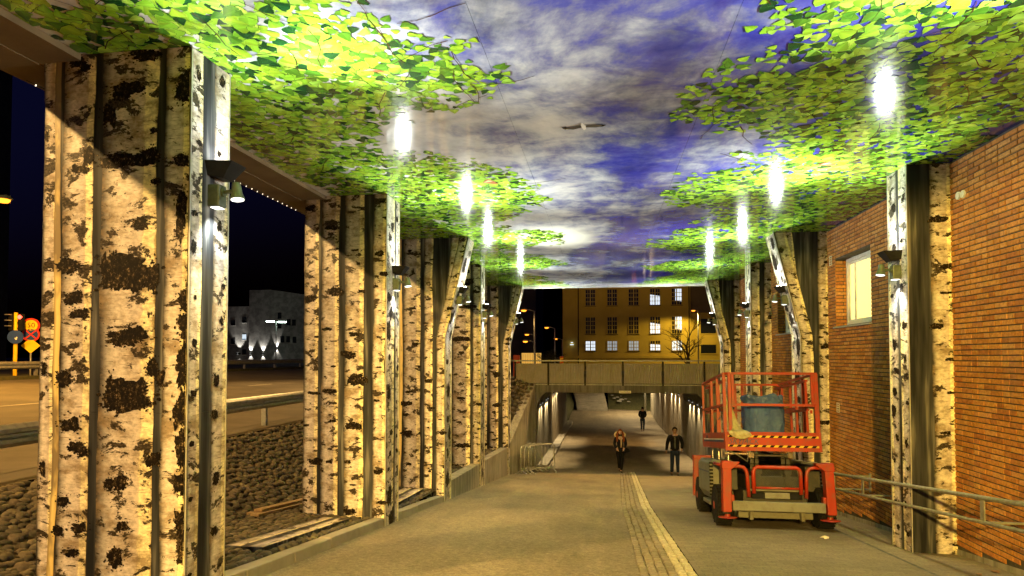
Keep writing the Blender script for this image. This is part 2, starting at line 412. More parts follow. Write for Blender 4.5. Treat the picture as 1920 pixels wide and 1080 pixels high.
# --- carriageway with a far verge
def road_sheet(b):
    xs = [-23, -20, -16, -12, -8.3]
    for x0, x1 in zip(xs, xs[1:]):
        b.poly([(x0, -60, road_z(x0) + .006), (x1, -60, road_z(x1) + .006), (x1, 200, road_z(x1) + .006), (x0, 200, road_z(x0) + .006)])
struct(one('road', 'road', None, road_sheet, fix=False))
struct(one('verge', 'grass', None, lambda b: b.box(-27, -23.4, -60, 200, .3, .70), fix=True))
def lane_marks(b):
    for y in range(-10, 120, 6):
        b.poly([(-15.6, y, road_z(-15.6) + .011), (-15.45, y, road_z(-15.45) + .011), (-15.45, y + 2, road_z(-15.45) + .011), (-15.6, y + 2, road_z(-15.6) + .011)])
struct(one('lane_marking', 'snow_dirt', None, lane_marks, fix=False))

# --- the path, falling towards the bridge
STRIP0, STRIP1 = 0.40, 1.03
def strip_dx(y): return 0.0 if y < 14 else min(.27, (y - 14) * .025)
def path_sheet(side):
    def fn(b):
        ys = [-20, -10, -2] + [i * 1.0 for i in range(0, 67)]
        for y0, y1 in zip(ys, ys[1:]):
            x0a = XL - .05 if y0 < 23.3 else max(-2.25, XL) - .5; x1a = XW + .4 if y0 < 26 else 4.3
            a0, a1 = strip_dx(y0), strip_dx(y1)
            if side == 'l': l0, l1, r0, r1 = x0a, x0a, STRIP0 + a0, STRIP0 + a1
            elif side == 's': l0, l1, r0, r1 = STRIP0 + a0, STRIP0 + a1, STRIP1 + a0, STRIP1 + a1
            else: l0, l1, r0, r1 = STRIP1 + a0, STRIP1 + a1, x1a, x1a
            if side == 's' and y0 >= 26: continue
            if side == 'l' and y0 >= 26: r0, r1 = STRIP1 + a0, STRIP1 + a1
            d = -.03 if side == 's' else 0
            b.poly([(l0, y0, path_z(y0) + d), (r0, y0, path_z(y0) + d), (r1, y1, path_z(y1) + d), (l1, y1, path_z(y1) + d)])
    return fn
path = struct(one('path', 'asphalt', None, path_sheet('l'), fix=False))
struct(one('paved_lane', 'paving', None, path_sheet('r'), fix=False))
strip = struct(one('sett_strip', 'soil', None, path_sheet('s'), fix=False))
# setts: six columns, the two towards the paving lighter
def sett_mesh(i):
    b = MB(); rnd = random.Random(i); w = .047; l = .074
    def q(x, y, z): return (x + rnd.uniform(-.004, .004), y + rnd.uniform(-.005, .005), z + rnd.uniform(-.003, .003))
    light_ = i % 2
    c = (.46, .41, .28) if light_ else (.21, .18, .125)
    k = rnd.uniform(.8, 1.15); c = tuple(x * k for x in c)
    lo = [q(-w, -l, -.06), q(w, -l, -.06), q(w, l, -.06), q(-w, l, -.06)]
    mi = [q(-w, -l, -.012), q(w, -l, -.012), q(w, l, -.012), q(-w, l, -.012)]
    t_ = .72
    hi = [q(-w * t_, -l * t_, .002), q(w * t_, -l * t_, .002), q(w * t_, l * t_, .002), q(-w * t_, l * t_, .002)]
    b.mesh(lo + mi + hi, [(0, 1, 5, 4), (1, 2, 6, 5), (2, 3, 7, 6), (3, 0, 4, 7), (4, 5, 9, 8), (5, 6, 10, 9), (6, 7, 11, 10), (7, 4, 8, 11), (8, 9, 10, 11)], c)
    return b
SETT = [sett_mesh(i) for i in range(12)]
SETT_ME = []
for b in SETT:
    o = b.build('sett_source', 'stone'); SETT_ME.append(o.data); bpy.data.objects.remove(o)
rs = MB(); cnt = 0
spots = []
for c in range(6):
    y = 2.0 + random.uniform(0, .15)
    while y < 26.0:
        l = random.uniform(.135, .165); x = STRIP0 + .052 + c * .105 + strip_dx(y) + random.uniform(-.006, .006)
        spots.append((abs(y - 9.0) if y > 6.4 else 99, x, y + l / 2, c, l)); y += l
spots.sort()
for k, (_, x, y, c, l) in enumerate(spots):
    v = random.randrange(6) * 2 + (1 if c >= 4 else 0); z = path_z(y) + random.uniform(-.004, .005)
    rot = (-math.atan(SL), 0, random.uniform(-.05, .05))
    if k < 300:
        inst('sett', SETT_ME[v], strip, (x, y, z), rot, (1, l / .156, 1))
    else:
        M = Matrix.Translation((x, y, z)) @ Matrix.Rotation(rot[0], 4, 'X') @ Matrix.Rotation(rot[2], 4, 'Z')
        rs.mesh([M @ Vector((q[0], q[1] * l / .156, q[2])) for q in SETT[v].v], SETT[v].f, SETT[v].c[0])
stuff(rs.build('sett_rows', 'stone', strip, fix=True))

# --- kerb along the left side: separate kerbstones
kerb = struct(one('kerb', 'dark_concrete', None, lambda b: [b.hexa([(XL - .18, y, path_z(y) - .2), (XL - .03, y, path_z(y) - .2), (XL - .03, y + 1, path_z(y + 1) - .2), (XL - .18, y + 1, path_z(y + 1) - .2), (XL - .18, y, path_z(y) + .06), (XL - .03, y, path_z(y) + .06), (XL - .03, y + 1, path_z(y + 1) + .06), (XL - .18, y + 1, path_z(y + 1) + .06)]) for y in range(-3, 14)]))
y = -3.0
while y < 13.6:
    l = .98; y1 = min(y + l, 13.75)
    def ks(b, y=y, y1=y1 - .012):
        x0, x1 = XL - .20, XL + .0
        j = random.uniform(-.006, .006)
        b.hexa([(x0, y, path_z(y) - .15), (x1, y, path_z(y) - .15), (x1, y1, path_z(y1) - .15), (x0, y1, path_z(y1) - .15), (x0, y, path_z(y) + .125 + j), (x1 - .02, y, path_z(y) + .125 + j), (x1 - .02, y1, path_z(y1) + .125 + j), (x0, y1, path_z(y1) + .125 + j)])
    one('kerbstone', 'kerbstone', kerb, ks, bevel=.012); y += l

# --- cobbled shelf and bank up to the road
def bank_pt(u, y):              # u 0 at the kerb .. 1 foot of the bank .. 2 top of the bank
    zl = left_z(y); foot = -5.35
    if u <= 1:
        x = XL - .2 + (foot - XL + .2) * u; z = zl + .05 * u
    else:
        x = foot + (-7.6 - foot) * (u - 1); z = zl + .05 + (-.15 - zl - .05) * (u - 1)
    return Vector((x, y, z))
def bank_fn(b):
    for i in range(-4, 54):
        y0, y1 = i * .5, i * .5 + .5
        for u0, u1 in ((0, 1), (1, 2)):
            b.poly([bank_pt(u0, y0) - Vector((0, 0, .03)), bank_pt(u1, y0) - Vector((0, 0, .03)), bank_pt(u1, y1) - Vector((0, 0, .03)), bank_pt(u0, y1) - Vector((0, 0, .03))])
bank = struct(one('embankment', 'soil', None, bank_fn, fix=False))
def cobble(i):
    rnd = random.Random(50 + i); b = MB(); c0 = rnd.choice([(.11, .09, .06), (.07, .06, .042), (.16, .13, .085), (.09, .07, .05)]); k = rnd.uniform(.7, 1.3)
    rings = [(-.5, 1.0), (.1, .96), (.36, .74), (.5, .34)]; n = 8; vs = []
    for z, r in rings:
        for j in range(n):
            a = 2 * math.pi * j / n; rr = r * (1 + .16 * noise.noise(Vector((math.cos(a) * 1.3, math.sin(a) * 1.3, i * 3.7))))
            vs.append((math.cos(a) * rr * .5, math.sin(a) * rr * .5, z * .8 + rnd.uniform(-.03, .03)))
    fs = [(r * n + j, r * n + (j + 1) % n, (r + 1) * n + (j + 1) % n, (r + 1) * n + j) for r in range(3) for j in range(n)] + [tuple(3 * n + j for j in range(n))]
    b.mesh(vs, fs, tuple(x * k for x in c0)); return b
CB = [cobble(i) for i in range(10)]; CB_ME = []
for b in CB:
    o = b.build('cobble_source', 'stone', smooth=True); CB_ME.append(o.data); bpy.data.objects.remove(o)
pillar_boxes = []               # filled below, used to keep cobbles clear of pillars
LPILL = [(4.85, 5.40), (9.75, 10.40), (13.60, 14.20), (17.75, 18.35), (23.10, 23.65)]
cs = []
rnd = random.Random(3)
def add_cobbles(u0, u1, size, jit):
    y = 2.5
    while y < 26.2:
        ln = (bank_pt(u1, y) - bank_pt(u0, y)).length; n = max(1, int(ln / size)); off = rnd.random() * .6
        for i in range(n):
            u = u0 + (u1 - u0) * (i + off * .8 + .1 + rnd.uniform(-jit, jit)) / n; yy = y + rnd.uniform(-jit, jit) * size
            if not (u0 - .02 < u < u1 + .02): continue
            pt = bank_pt(min(u, 1.99), yy)
            if pt.x > -4.95 and any(a - .05 < yy < b_ + .05 for a, b_ in LPILL) and pt.x < XL + .1: continue
            cs.append((pt, size * rnd.choice((.7, .9, 1.0, 1.15)) * rnd.uniform(.88, 1.12), 2 if u > 1 else 0))
        y += size * .93
add_cobbles(0.02, 1.0, .115, .16); add_cobbles(1.0, 2.0, .135, .26)
def screen(pv):
    d = pv - Vector((0, 0, H)); z = d.dot(_fw)
    if z < .1: return None
    return CX + F * d.dot(_rt) / z, CY - F * d.dot(_up) / z, z
def vis(c):
    q = screen(c[0])
    if q is None: return 0
    x, y, z = q
    if not (0 < x < 1920 and 0 < y < 1080): return 0
    if 66 < x < 434: return 0
    if x > 566 and not (752 < x < 842) : return 0
    return c[1] / z
cs.sort(key=lambda c: -vis(c))
rest = MB()
for k, (pt, s_, kind) in enumerate(cs):
    i = rnd.randrange(10); tilt = math.atan2(-.15 - left_z(pt.y), 2.25) if kind == 2 else 0
    rot = (-math.atan(SL) * .6, tilt, rnd.uniform(0, 6.28)); sc = (s_ * 1.15, s_ * rnd.uniform(.8, .95), s_ * .55)
    M = Matrix.Translation(pt) @ Matrix.Rotation(rot[1], 4, 'Y') @ Matrix.Rotation(rot[0], 4, 'X') @ Matrix.Rotation(rot[2], 4, 'Z')
    if k < 300:
        o = inst('cobble', CB_ME[i], bank, (0, 0, 0)); o.matrix_local = M @ Matrix.Diagonal((*sc, 1))
    else:
        rest.mesh([M @ Vector((q[0] * sc[0], q[1] * sc[1], q[2] * sc[2])) for q in CB[i].v], CB[i].f, CB[i].c[0])
o = stuff(rest.build('cobble_paving', 'stone', bank, smooth=True, fix=False))

# --- concrete retaining wall from the third to the fifth pillar, cast in bays
rw = empty('retaining_wall', (XL, 18.5, path_z(18.5)), 'low concrete retaining wall stepping up between kerb and crowd barriers, birch pillars behind it', 'wall')
ys = [13.75, 15.9, 18.1, 20.4, 23.35]
for y0, y1 in zip(ys, ys[1:]):
    def bay(b, y0=y0, y1=y1 - .015):
        x0, x1 = XL - .30, XL - .02
        b.hexa([(x0, y0, path_z(y0) - .3), (x1, y0, path_z(y0) - .3), (x1, y1, path_z(y1) - .3), (x0, y1, path_z(y1) - .3), (x0, y0, left_z(y0) + .10), (x1, y0, left_z(y0) + .10), (x1, y1, left_z(y1) + .10), (x0, y1, left_z(y1) + .10)])
    one('wall_bay', 'concrete', rw, bay, bevel=.012)

# ================================================================== PILLARS with birch prints
def trunk_strip(b, frame, cfun, w, z0, z1, lay, seed, uvs, wob=.012):
    """vertical printed trunk: frame(u,z,lay) -> world point; cfun(z) -> centre in metres along the face"""
    n = max(8, int((z1 - z0) / .05)); cols = 5; base = len(b.v); ox, oy = seed * 3.17 % 50, seed * 7.91 % 50
    for i in range(n + 1):
        z = z0 + (z1 - z0) * i / n
        el = wob * (noise.noise(Vector((seed, z * 1.1, 0))) * 2 + noise.noise(Vector((seed, z * 7, 3))) * .5 + noise.noise(Vector((seed, z * 23, 3))) * .35)
        er = wob * (noise.noise(Vector((seed, z * 1.1, 9))) * 2 + noise.noise(Vector((seed, z * 7, 13))) * .5 + noise.noise(Vector((seed, z * 23, 17))) * .35)
        c = cfun(z)
        for j in range(cols + 1):
            q = j / cols; u = c - w / 2 + el + (w + er - el) * q
            b.v.append(tuple(frame(u, z, lay))); uvs.append(((w * q + ox, z + oy), (q, z)))
    for i in range(n):
        for j in range(cols):
            a = base + i * (cols + 1) + j
            b.f.append((a, a + 1, a + cols + 2, a + cols + 1)); b.c.append(None)
def build_uv(b, name, mat, parent, uvs):
    o = b.build(name, mat, parent, fix=False); me = o.data
    for k, nm in enumerate(('metres', 'across')):
        l = me.uv_layers.new(name=nm); buf = []
        for lp in me.loops: buf.extend(uvs[lp.vertex_index][k])
        l.data.foreach_set('uv', buf)
    return o
def jag_one(b, frame, u, z, ru, rz, lay, seed, umin, umax):
    n = 72 if ru > .03 else 20; pts = []; u = min(umax - .003, max(umin + .003, u))
    for i in range(n):
        a = 2 * math.pi * i / n; ca, sa = math.cos(a), math.sin(a)
        k = 1 + .40 * noise.noise(Vector((ca * 1.3, sa * 1.3, seed))) + .30 * noise.noise(Vector((ca * 3.6, sa * 3.6, seed + 5))) + .24 * noise.noise(Vector((ca * 10, sa * 10, seed + 9))) + .20 * noise.noise(Vector((ca * 23, sa * 23, seed + 2)))
        ca = math.copysign(abs(ca) ** .75, ca); sa = math.copysign(abs(sa) ** .8, sa)
        pts.append((min(umax, max(umin, u + ru * ca * k)), z + rz * sa * k))
    b.v.append(tuple(frame(u, z, lay))); c = len(b.v) - 1
    for q in pts: b.v.append(tuple(frame(q[0], q[1], lay)))
    for i in range(n):
        b.f.append((c, c + 1 + i, c + 1 + (i + 1) % n)); b.c.append(None)
def jag_patch(b, frame, u, z, ru, rz, lay, seed, umin=-9, umax=9):
    """a dark bark scar: a ragged core, lobes along its width and loose specks"""
    rr = random.Random(int(seed * 997))
    cl = lambda x: min(umax - .004, max(umin + .004, x))
    jag_one(b, frame, u, z, ru * .85, rz * .8, lay, seed, umin, umax)
    if ru < .02: return
    for k in range(4):
        du = rr.uniform(-.75, .75); dz = rr.uniform(-.55, .55)
        jag_one(b, frame, cl(u + ru * du), z + rz * dz, ru * rr.uniform(.25, .5), rz * rr.uniform(.35, .7), lay + .003 * (k + 1), seed + k * 3.3, umin, umax)
    for k in range(16):
        a = rr.uniform(0, 6.28); d = rr.uniform(.85, 1.5); q = rr.uniform(.03, .11)
        jag_one(b, frame, cl(u + ru * math.cos(a) * d), z + rz * math.sin(a) * d * 1.1, ru * q, rz * q * rr.uniform(.5, 1.2), lay - .002 - .001 * k, seed + k * 1.9, umin, umax)
LAY = .0016
def pr_front(u): return u
P1_PATCH = [(275,105,34,13),(262,98,22,10),(240,165,42,15),(205,214,17,24),(228,178,20,14),(243,298,60,17),(215,304,24,14),(284,292,18,18),(262,420,25,13),(240,512,62,40),(205,505,22,36),(286,520,14,30),(236,634,48,18),(252,625,30,16),(245,742,56,36),(212,735,22,30),(285,690,14,22),(300,712,10,18),(206,908,11,14),(225,905,18,16),(230,985,14,12),(288,862,18,16),(213,1048,18,22),(292,340,10,8),(290,245,9,6),
            (148,118,22,14),(160,128,14,10),(165,296,14,22),(152,318,20,10),(132,498,28,18),(140,560,22,14),(150,588,24,12),(120,712,20,20),(133,796,26,17),(146,838,22,15),(158,848,12,12),(118,940,13,14),(148,990,22,12),(110,995,12,12),(132,1036,18,10),(86,255,7,14),(84,690,6,16),(80,880,6,18),
            (348,150,18,18),(346,172,20,26),(340,300,18,14),(342,390,14,46),(338,430,9,30),(350,560,18,26),(350,612,20,30),(348,690,26,44),(340,770,18,40),(352,840,20,48),(338,905,16,22),(348,980,20,36),(345,1040,16,20)]
def pillar(name, y0, y1, side, kink, label, fronts, narrows, seed, width=1.40, patches=None, seam=None, foot=None):
    xf = XL if side < 0 else XR
    xb = xf - width if side < 0 else XW + .02
    zb = (min(path_z(y0), path_z(y1)) - .1) if foot is None else foot
    root = empty(name, ((xf + xb) / 2, (y0 + y1) / 2, zb + .1), label, 'pillar', 'birch print pillars')
    kz, kd = 1.95, (.53 * (1 if side < 0 else -1) if kink else 0.0)
    def edge(z): return xf + (kd * (z - kz) / (CEIL - kz) if z > kz else 0.0)
    zt = CEIL - .004
    zs = [zb, kz, zt]
    # core
    def core(b):
        for a, c in zip(zs, zs[1:]):
            e0, e1 = edge(a), edge(c); i = .03 * (1 if side < 0 else -1)
            b.hexa([(xb, y0 + .03, a), (e0 - i, y0 + .03, a), (e0 - i, y1, a), (xb, y1, a), (xb, y0 + .03, c), (e1 - i, y0 + .03, c), (e1 - i, y1, c), (xb, y1, c)])
    one('core', 'dark_concrete', root, core)
    # printed boards
    cuts = [zb, kz, zt] if kink else ([zb, seam, zt] if seam else [zb, zt])
    for a, c in zip(cuts, cuts[1:]):
        gp_ = .003
        def fb(b, a=a, c=c - gp_):
            e0, e1 = edge(a), edge(c); s_ = 1 if side < 0 else -1
            b.hexa([(xb, y0, a), (e0 - .006 * s_, y0, a), (e0 - .006 * s_, y0 + .028, a), (xb, y0 + .028, a), (xb, y0, c), (e1 - .006 * s_, y0, c), (e1 - .006 * s_, y0 + .028, c), (xb, y0 + .028, c)])
        one('front_board', 'wood_blur', root, fb)
        def nb(b, a=a, c=c - gp_):
            e0, e1 = edge(a), edge(c); s_ = 1 if side < 0 else -1
            b.hexa([(e0 - .028 * s_, y0 + .002, a), (e0, y0 + .002, a), (e0, y1, a), (e0 - .028 * s_, y1, a), (e1 - .028 * s_, y0 + .002, c), (e1, y0 + .002, c), (e1, y1, c), (e1 - .028 * s_, y1, c)])
        one('road_side_board', 'wood_blur', root, nb)
    def tr(b):
        s_ = 1 if side < 0 else -1
        for a, c in zip(zs, zs[1:]):
            for yy in (y0, y1):
                b.bar((edge(a) + .003 * s_, yy, a), (edge(c) + .003 * s_, yy, c), .010, .010)
    one('corner_trim', 'trim', root, tr)
    # front print; u measured from the outer (left) edge
    lx = min(xb, xf)
    def ff(u, z, lay): return Vector((lx + u, y0 - LAY * lay, z))
    fw_ = abs(xf - xb)
    b = MB(); uvs = []; bs = MB(); us = []
    for k, (u0, u1, typ) in enumerate(fronts):
        c0 = (u0 + u1) / 2 * fw_; w = (u1 - u0) * fw_
        if kink and ((side < 0 and u1 > .8) or (side > 0 and u0 < .2)):
            fun = lambda z, c0=c0: c0 + (edge(z) - xf) * .98
        else: fun = lambda z, c0=c0: c0
        if typ == 's': trunk_strip(bs, ff, lambda z, c0=c0: c0 + .02 * math.sin(z * 1.3), w, zb, zt - .004, 2 + k * .2, seed + k * 11, us, .010)
        else: trunk_strip(b, ff, fun, w * (.985), zb, zt - .004, 1 + k * .2, seed + k * 7, uvs)
    if kink:    # a second trunk fills the flare at the top
        fl = fw_ if side < 0 else 0.0
        trunk_strip(b, ff, lambda z: fl + (edge(z) - xf) * .45, .16, kz + .3, zt - .004, .6, seed + 77, uvs)
    if b.f: build_uv(b, 'trunk_print', 'birch_bark', root, uvs)
    if bs.f: build_uv(bs, 'stem_print', 'birch_stem', root, us)
    pb = MB(); rr = random.Random(seed)
    if patches:
        for k, (px, py, rx, ry) in enumerate(patches):
            q = onY(px, py, y0); s_ = y0 / F
            jag_patch(pb, ff, q.x - lx, q.z, rx * s_, ry * s_, 3.2 + .02 * k, seed + k * 1.7, .004, fw_ - .012)
            for _ in range(7):
                a = rr.uniform(0, 6.28); d = rr.uniform(.9, 1.35)
                jag_patch(pb, ff, q.x - lx + math.cos(a) * rx * s_ * d, q.z + math.sin(a) * ry * s_ * d, .012 * rr.uniform(.4, 1.3), .009 * rr.uniform(.4, 1.3), 3.1 + .02 * k, seed + k + _, .004, fw_ - .012)
    for k, (u0, u1, typ) in enumerate(fronts):
        if typ == 's' or patches: continue
        w = (u1 - u0) * fw_; z = zb + rr.uniform(.1, .5)
        while z < zt - .12:
            u = (u0 + (u1 - u0) * rr.choice((.2, .35, .5, .7, .85))) * fw_; sz = w * rr.choice((.10, .16, .25, .36, .5)) * rr.uniform(.8, 1.15)
            if kink and ((side < 0 and u1 > .8) or (side > 0 and u0 < .2)): u += (edge(z) - xf) * .98
            jag_patch(pb, ff, u, z, sz, sz * rr.uniform(.22, .6), 3 + .02 * k + rr.random() * .3, rr.random() * 90, max(.004, u - sz - (u0 < .03) * 0), u + sz)
            z += rr.uniform(.18, .75)
    if pb.f: pb.build('bark_patch_print', 'birch_patch', root, fix=False)
    # road-side print
    s_ = 1 if side < 0 else -1; d = y1 - y0
    def nf(u, z, lay): return Vector((edge(z) + s_ * LAY * lay, y0 + u, z))
    b = MB(); uvs = []; pb = MB()
    for k, (u0, u1) in enumerate(narrows):
        c0 = (u0 + u1) / 2 * d
        trunk_strip(b, nf, lambda z, c0=c0: c0, (u1 - u0) * d, zb, zt - .004, 1 + .2 * k, seed + 31 + k * 5, uvs, .008)
        z = zb + rr.uniform(.1, .6)
        while z < zt - .12:
            sz = d * (u1 - u0) * rr.uniform(.12, .3)
            u = (u0 + (u1 - u0) * rr.uniform(.25, .75)) * d
            jag_patch(pb, nf, u, z, sz, sz * rr.uniform(.6, 1.6), 3 + rr.random() * .4, rr.random() * 90, .01, d - .01)
            z += rr.uniform(.2, .7)
    build_uv(b, 'trunk_print', 'birch_bark', root, uvs); pb.build('bark_patch_print', 'birch_patch', root, fix=False)
    return root, edge
A = [(.0, .10, 't'), (.085, .13, 's'), (.135, .35, 't'), (.405, .785, 't'), (.835, .995, 't')]
B = [(.0, .18, 't'), (.215, .43, 't'), (.50, .735, 't'), (.845, .995, 't')]
C = [(.0, .20, 't'), (.24, .30, 's'), (.32, .60, 't'), (.66, .80, 't'), (.86, .995, 't')]
NA = [(.0, .30), (.60, .99)]; NB = [(.0, .62), (.70, .99)]; NC = [(.02, .99)]
P = {}
P[1] = pillar('birch_pillar', *LPILL[0], -1, False, 'broad straight birch-print pillar with one horizontal seam and black blotched trunks by the cobble bank', A, NA, 3, patches=P1_PATCH, seam=1.02)
P[2] = pillar('birch_pillar', *LPILL[1], -1, False, 'straight birch-print pillar with old planks lying against its foot', B, NB, 17)
P[3] = pillar('birch_pillar', *LPILL[2], -1, True, 'kinked birch-print pillar standing where kerb turns into concrete wall', C, NC, 29)
P[4] = pillar('birch_pillar', *LPILL[3], -1, False, 'straight birch-print pillar rising midway along the low concrete wall', A, NB, 41)
P[5] = pillar('birch_pillar', *LPILL[4], -1, True, 'kinked birch-print pillar standing beside the stacked crowd barriers', B, NC, 53)
RPILL = [(9.27, 9.85), (14.00, 14.62), (18.45, 19.10), (22.55, 23.15)]
D = [(.50, 1.0, 't')]; D2 = [(.0, .42, 't'), (.62, 1.0, 't')]
P[6] = pillar('birch_pillar', *RPILL[0], 1, False, 'narrow birch-print pillar on brick wall with handrail crossing its foot', D, [(.0, .42), (.52, .99)], 61)
P[7] = pillar('birch_pillar', *RPILL[1], 1, True, 'kinked birch-print pillar on brick wall right behind the orange lift', D2, NC, 73)
P[8] = pillar('birch_pillar', *RPILL[2], 1, False, 'straight birch-print pillar on brick wall between two kinked ones', D2, NB, 83)
P[9] = pillar('birch_pillar', *RPILL[3], 1, True, 'kinked birch-print pillar at the end of the brick wall by the bridge', D2, NC, 97)

P[10] = pillar('birch_pillar', 4.20, 4.80, 1, False, 'birch-print pillar on brick wall nearest the path entrance', D, NB, 107)
# ================================================================== PILLAR LAMPS
def pillar_lamp(k, y0, y1, side, label, zlamp, eu=42, ed=46):
    _, edge = P[k]; s_ = 1 if side < 0 else -1
    yc = y0 + (y1 - y0) * (.62 if side < 0 else .5); x = edge(zlamp)
    xa = edge(zlamp + .2)
    root = empty('pillar_lamp', (x, yc, zlamp), label, 'lamp', 'up and down lamps on the pillars')
    def wedge(b):        # dark sheet-metal uplight tray: flat back, pointed front
        xs = min(x, xa) if s_ > 0 else max(x, xa)
        xs -= .01 * s_
        top = [(xs, yc - .15, zlamp + .27), (xs + .24 * s_, yc - .10, zlamp + .27), (xs + .24 * s_, yc + .13, zlamp + .27), (xs, yc + .17, zlamp + .27)]
        bot = [(xs, yc - .11, zlamp + .15), (xs + .13 * s_, yc - .06, zlamp + .13), (xs + .13 * s_, yc + .09, zlamp + .13), (xs, yc + .13, zlamp + .15)]
        b.hexa(bot + top)
    one('shade', 'dark_metal', root, wedge)
    xs = xa
    one('up_lens', 'lens_white', root, lambda b: b.box(*sorted((xs + .06 * s_, xs + .16 * s_)), yc - .05, yc + .07, zlamp + .272, zlamp + .278))
    one('lamp_box', 'lamp_green', root, lambda b: b.box(*sorted((x - .03 * s_, x + .11 * s_)), yc - .10, yc + .02, zlamp - .13, zlamp + .07), bevel=.015)
    one('box_lens', 'lens_small', root, lambda b: b.box(*sorted((x + .02 * s_, x + .095 * s_)), yc - .085, yc + .005, zlamp - .138, zlamp - .131))
    one('arm', 'lamp_green', root, lambda b: [b.cyl((x + .10 * s_, yc - .04, zlamp + .005), (x + .125 * s_, yc - .04, zlamp + .005), .045, .04, 14), b.cyl((x + .11 * s_, yc - .04, zlamp + .005), (x + .21 * s_, yc - .04, zlamp + .01), .017, .017, 10)])
    hx = x + .235 * s_
    one('lamp_head', 'lamp_green', root, lambda b: b.lathe((hx, yc - .04, zlamp + .085), (.12 * s_, -.05, -1), [(0, .026), (.006, .036), (.05, .041), (.10, .047), (.135, .06), (.152, .064)], 18), smooth=False)
    one('head_lens', 'lens_small', root, lambda b: b.lathe((hx + .0202 * s_, yc - .0484, zlamp - .067), (.12 * s_, -.05, -1), [(0, .055), (.004, .055)], 16))
    light('SPOT', 'uplight', (xs + .16 * s_, yc, zlamp + .31), eu, WHITE, root, .05, 152, .9, to=(xs + .75 * s_, yc - .1, CEIL))
    light('SPOT', 'throw_light', (xs + .15 * s_, yc, zlamp + .32), eu * 11.5, WHITE, root, .06, 84, 1.0, to=(xs + 3.1 * s_, yc - .3, CEIL + .35))  # extra spot added to carry light to the ceiling centre
    light('SPOT', 'side_throw', (xs + .15 * s_, yc - .03, zlamp + .32), 135, WHITE, root, .06, 74, 1.0, to=(xs + 1.0 * s_, yc - 2.7, CEIL + .15))  # extra spot added to brighten the leaves between lamps
    light('SPOT', 'downlight', (x + .10 * s_, yc - .04, zlamp - .16), ed * .55, WHITE, root, .03, 95, .7, to=(x - .02 * s_, yc - .02, zlamp - 2.2))
    light('SPOT', 'head_light', (hx + .03 * s_, yc - .055, zlamp - .11), ed * 3.6, (1.0, .74, .26), root, .04, 104, .9, to=(hx + 1.5 * s_, yc - .6, zlamp - 4))
LAMPZ = 2.96
pillar_lamp(1, *LPILL[0], -1, 'lamp under dark tray on the broad pillar by the cobble bank', LAMPZ, 30)
pillar_lamp(2, *LPILL[1], -1, 'lamp under dark tray on the pillar with planks at its foot', LAMPZ - .22)
pillar_lamp(3, *LPILL[2], -1, 'lamp on kinked pillar at the start of the concrete wall', LAMPZ - .15)
pillar_lamp(4, *LPILL[3], -1, 'lamp on straight pillar midway along the concrete wall', LAMPZ - .2)
pillar_lamp(5, *LPILL[4], -1, 'lamp on kinked pillar beside the crowd barriers', LAMPZ - .1)
pillar_lamp(6, *RPILL[0], 1, 'lamp under dark tray on narrow pillar crossed by the handrail', LAMPZ - .24, 62)
pillar_lamp(7, *RPILL[1], 1, 'lamp on kinked pillar right behind the orange lift', LAMPZ - .2)
pillar_lamp(8, *RPILL[2], 1, 'lamp on straight brick-wall pillar between two kinked ones', LAMPZ - .2)
pillar_lamp(9, *RPILL[3], 1, 'lamp on kinked pillar at the bridge end of brick wall', LAMPZ - .2)

pillar_lamp(10, 4.20, 4.80, 1, 'lamp on the brick-wall pillar nearest the path entrance', LAMPZ - .2, 62)
# ================================================================== CEILING with printed sky and leaves
ceil = struct(one('ceiling', 'beam_concrete', None, lambda b: b.box(-4.9, XW + .5, -1.5, 23.62, CEIL + .03, CEIL + .55)))
xs = [-4.50, -3.05, -1.0, 1.05, 3.1, XW + .1]; ys = [-1.5 + i * 2.78 for i in range(10)]; ys[-1] = 23.55
for x0, x1 in zip(xs, xs[1:]):
    for y0, y1 in zip(ys, ys[1:]):
        one('sky_panel', 'sky_print', ceil, lambda b: b.box(x0 + .0015, x1 - .0015, y0 + .0015, y1 - .0015, CEIL + random.uniform(.0, .0012), CEIL + .04))
one('edge_beam', 'beam_concrete', ceil, lambda b: b.box(-4.92, -4.503, -1.5, 23.6, CEIL - .06, CEIL + .6))
one('end_trim', 'frame_white', ceil, lambda b: b.box(-4.5, XW + .1, 23.56, 23.64, CEIL - .07, CEIL + .1))
def inpoly(x, y, P_):
    r = False; n = len(P_); j = n - 1
    for i in range(n):
        if (P_[i][1] > y) != (P_[j][1] > y) and x < (P_[j][0] - P_[i][0]) * (y - P_[i][1]) / (P_[j][1] - P_[i][1]) + P_[i][0]: r = not r
        j = i
    return r
LPX = [(650,2),(700,30),(740,32),(800,68),(830,80),(905,105),(922,180),(850,190),(800,215),(735,228),(715,270),(780,290),(830,290),(880,298),(940,308),(1000,350),(1018,385),(985,405),(925,420),(960,430),(1055,438),(1040,455),(985,466),(940,472),(1000,478),(1058,492),(1030,505),(985,507),(985,512),(1030,525),(1062,532)]
RPX = [(1465,2),(1440,35),(1470,58),(1400,95),(1440,105),(1340,115),(1335,145),(1295,160),(1330,182),(1248,205),(1270,225),(1325,240),(1400,250),(1415,275),(1395,290),(1420,302),(1300,322),(1270,345),(1203,365),(1240,380),(1330,395),(1325,415),(1250,440),(1205,463),(1300,472),(1330,482),(1200,500),(1260,512),(1200,531)]
def topoly(px, xo, near):
    pts = [(xo, -1.4), (near, -1.4), (near - .1 * (1 if xo < 0 else -1), 2.0)]
    pts += [tuple(onZ(x, y, CEIL))[:2] for x, y in px]
    return pts + [(pts[-1][0], 23.5), (xo, 23.5)]
leaf_out = []
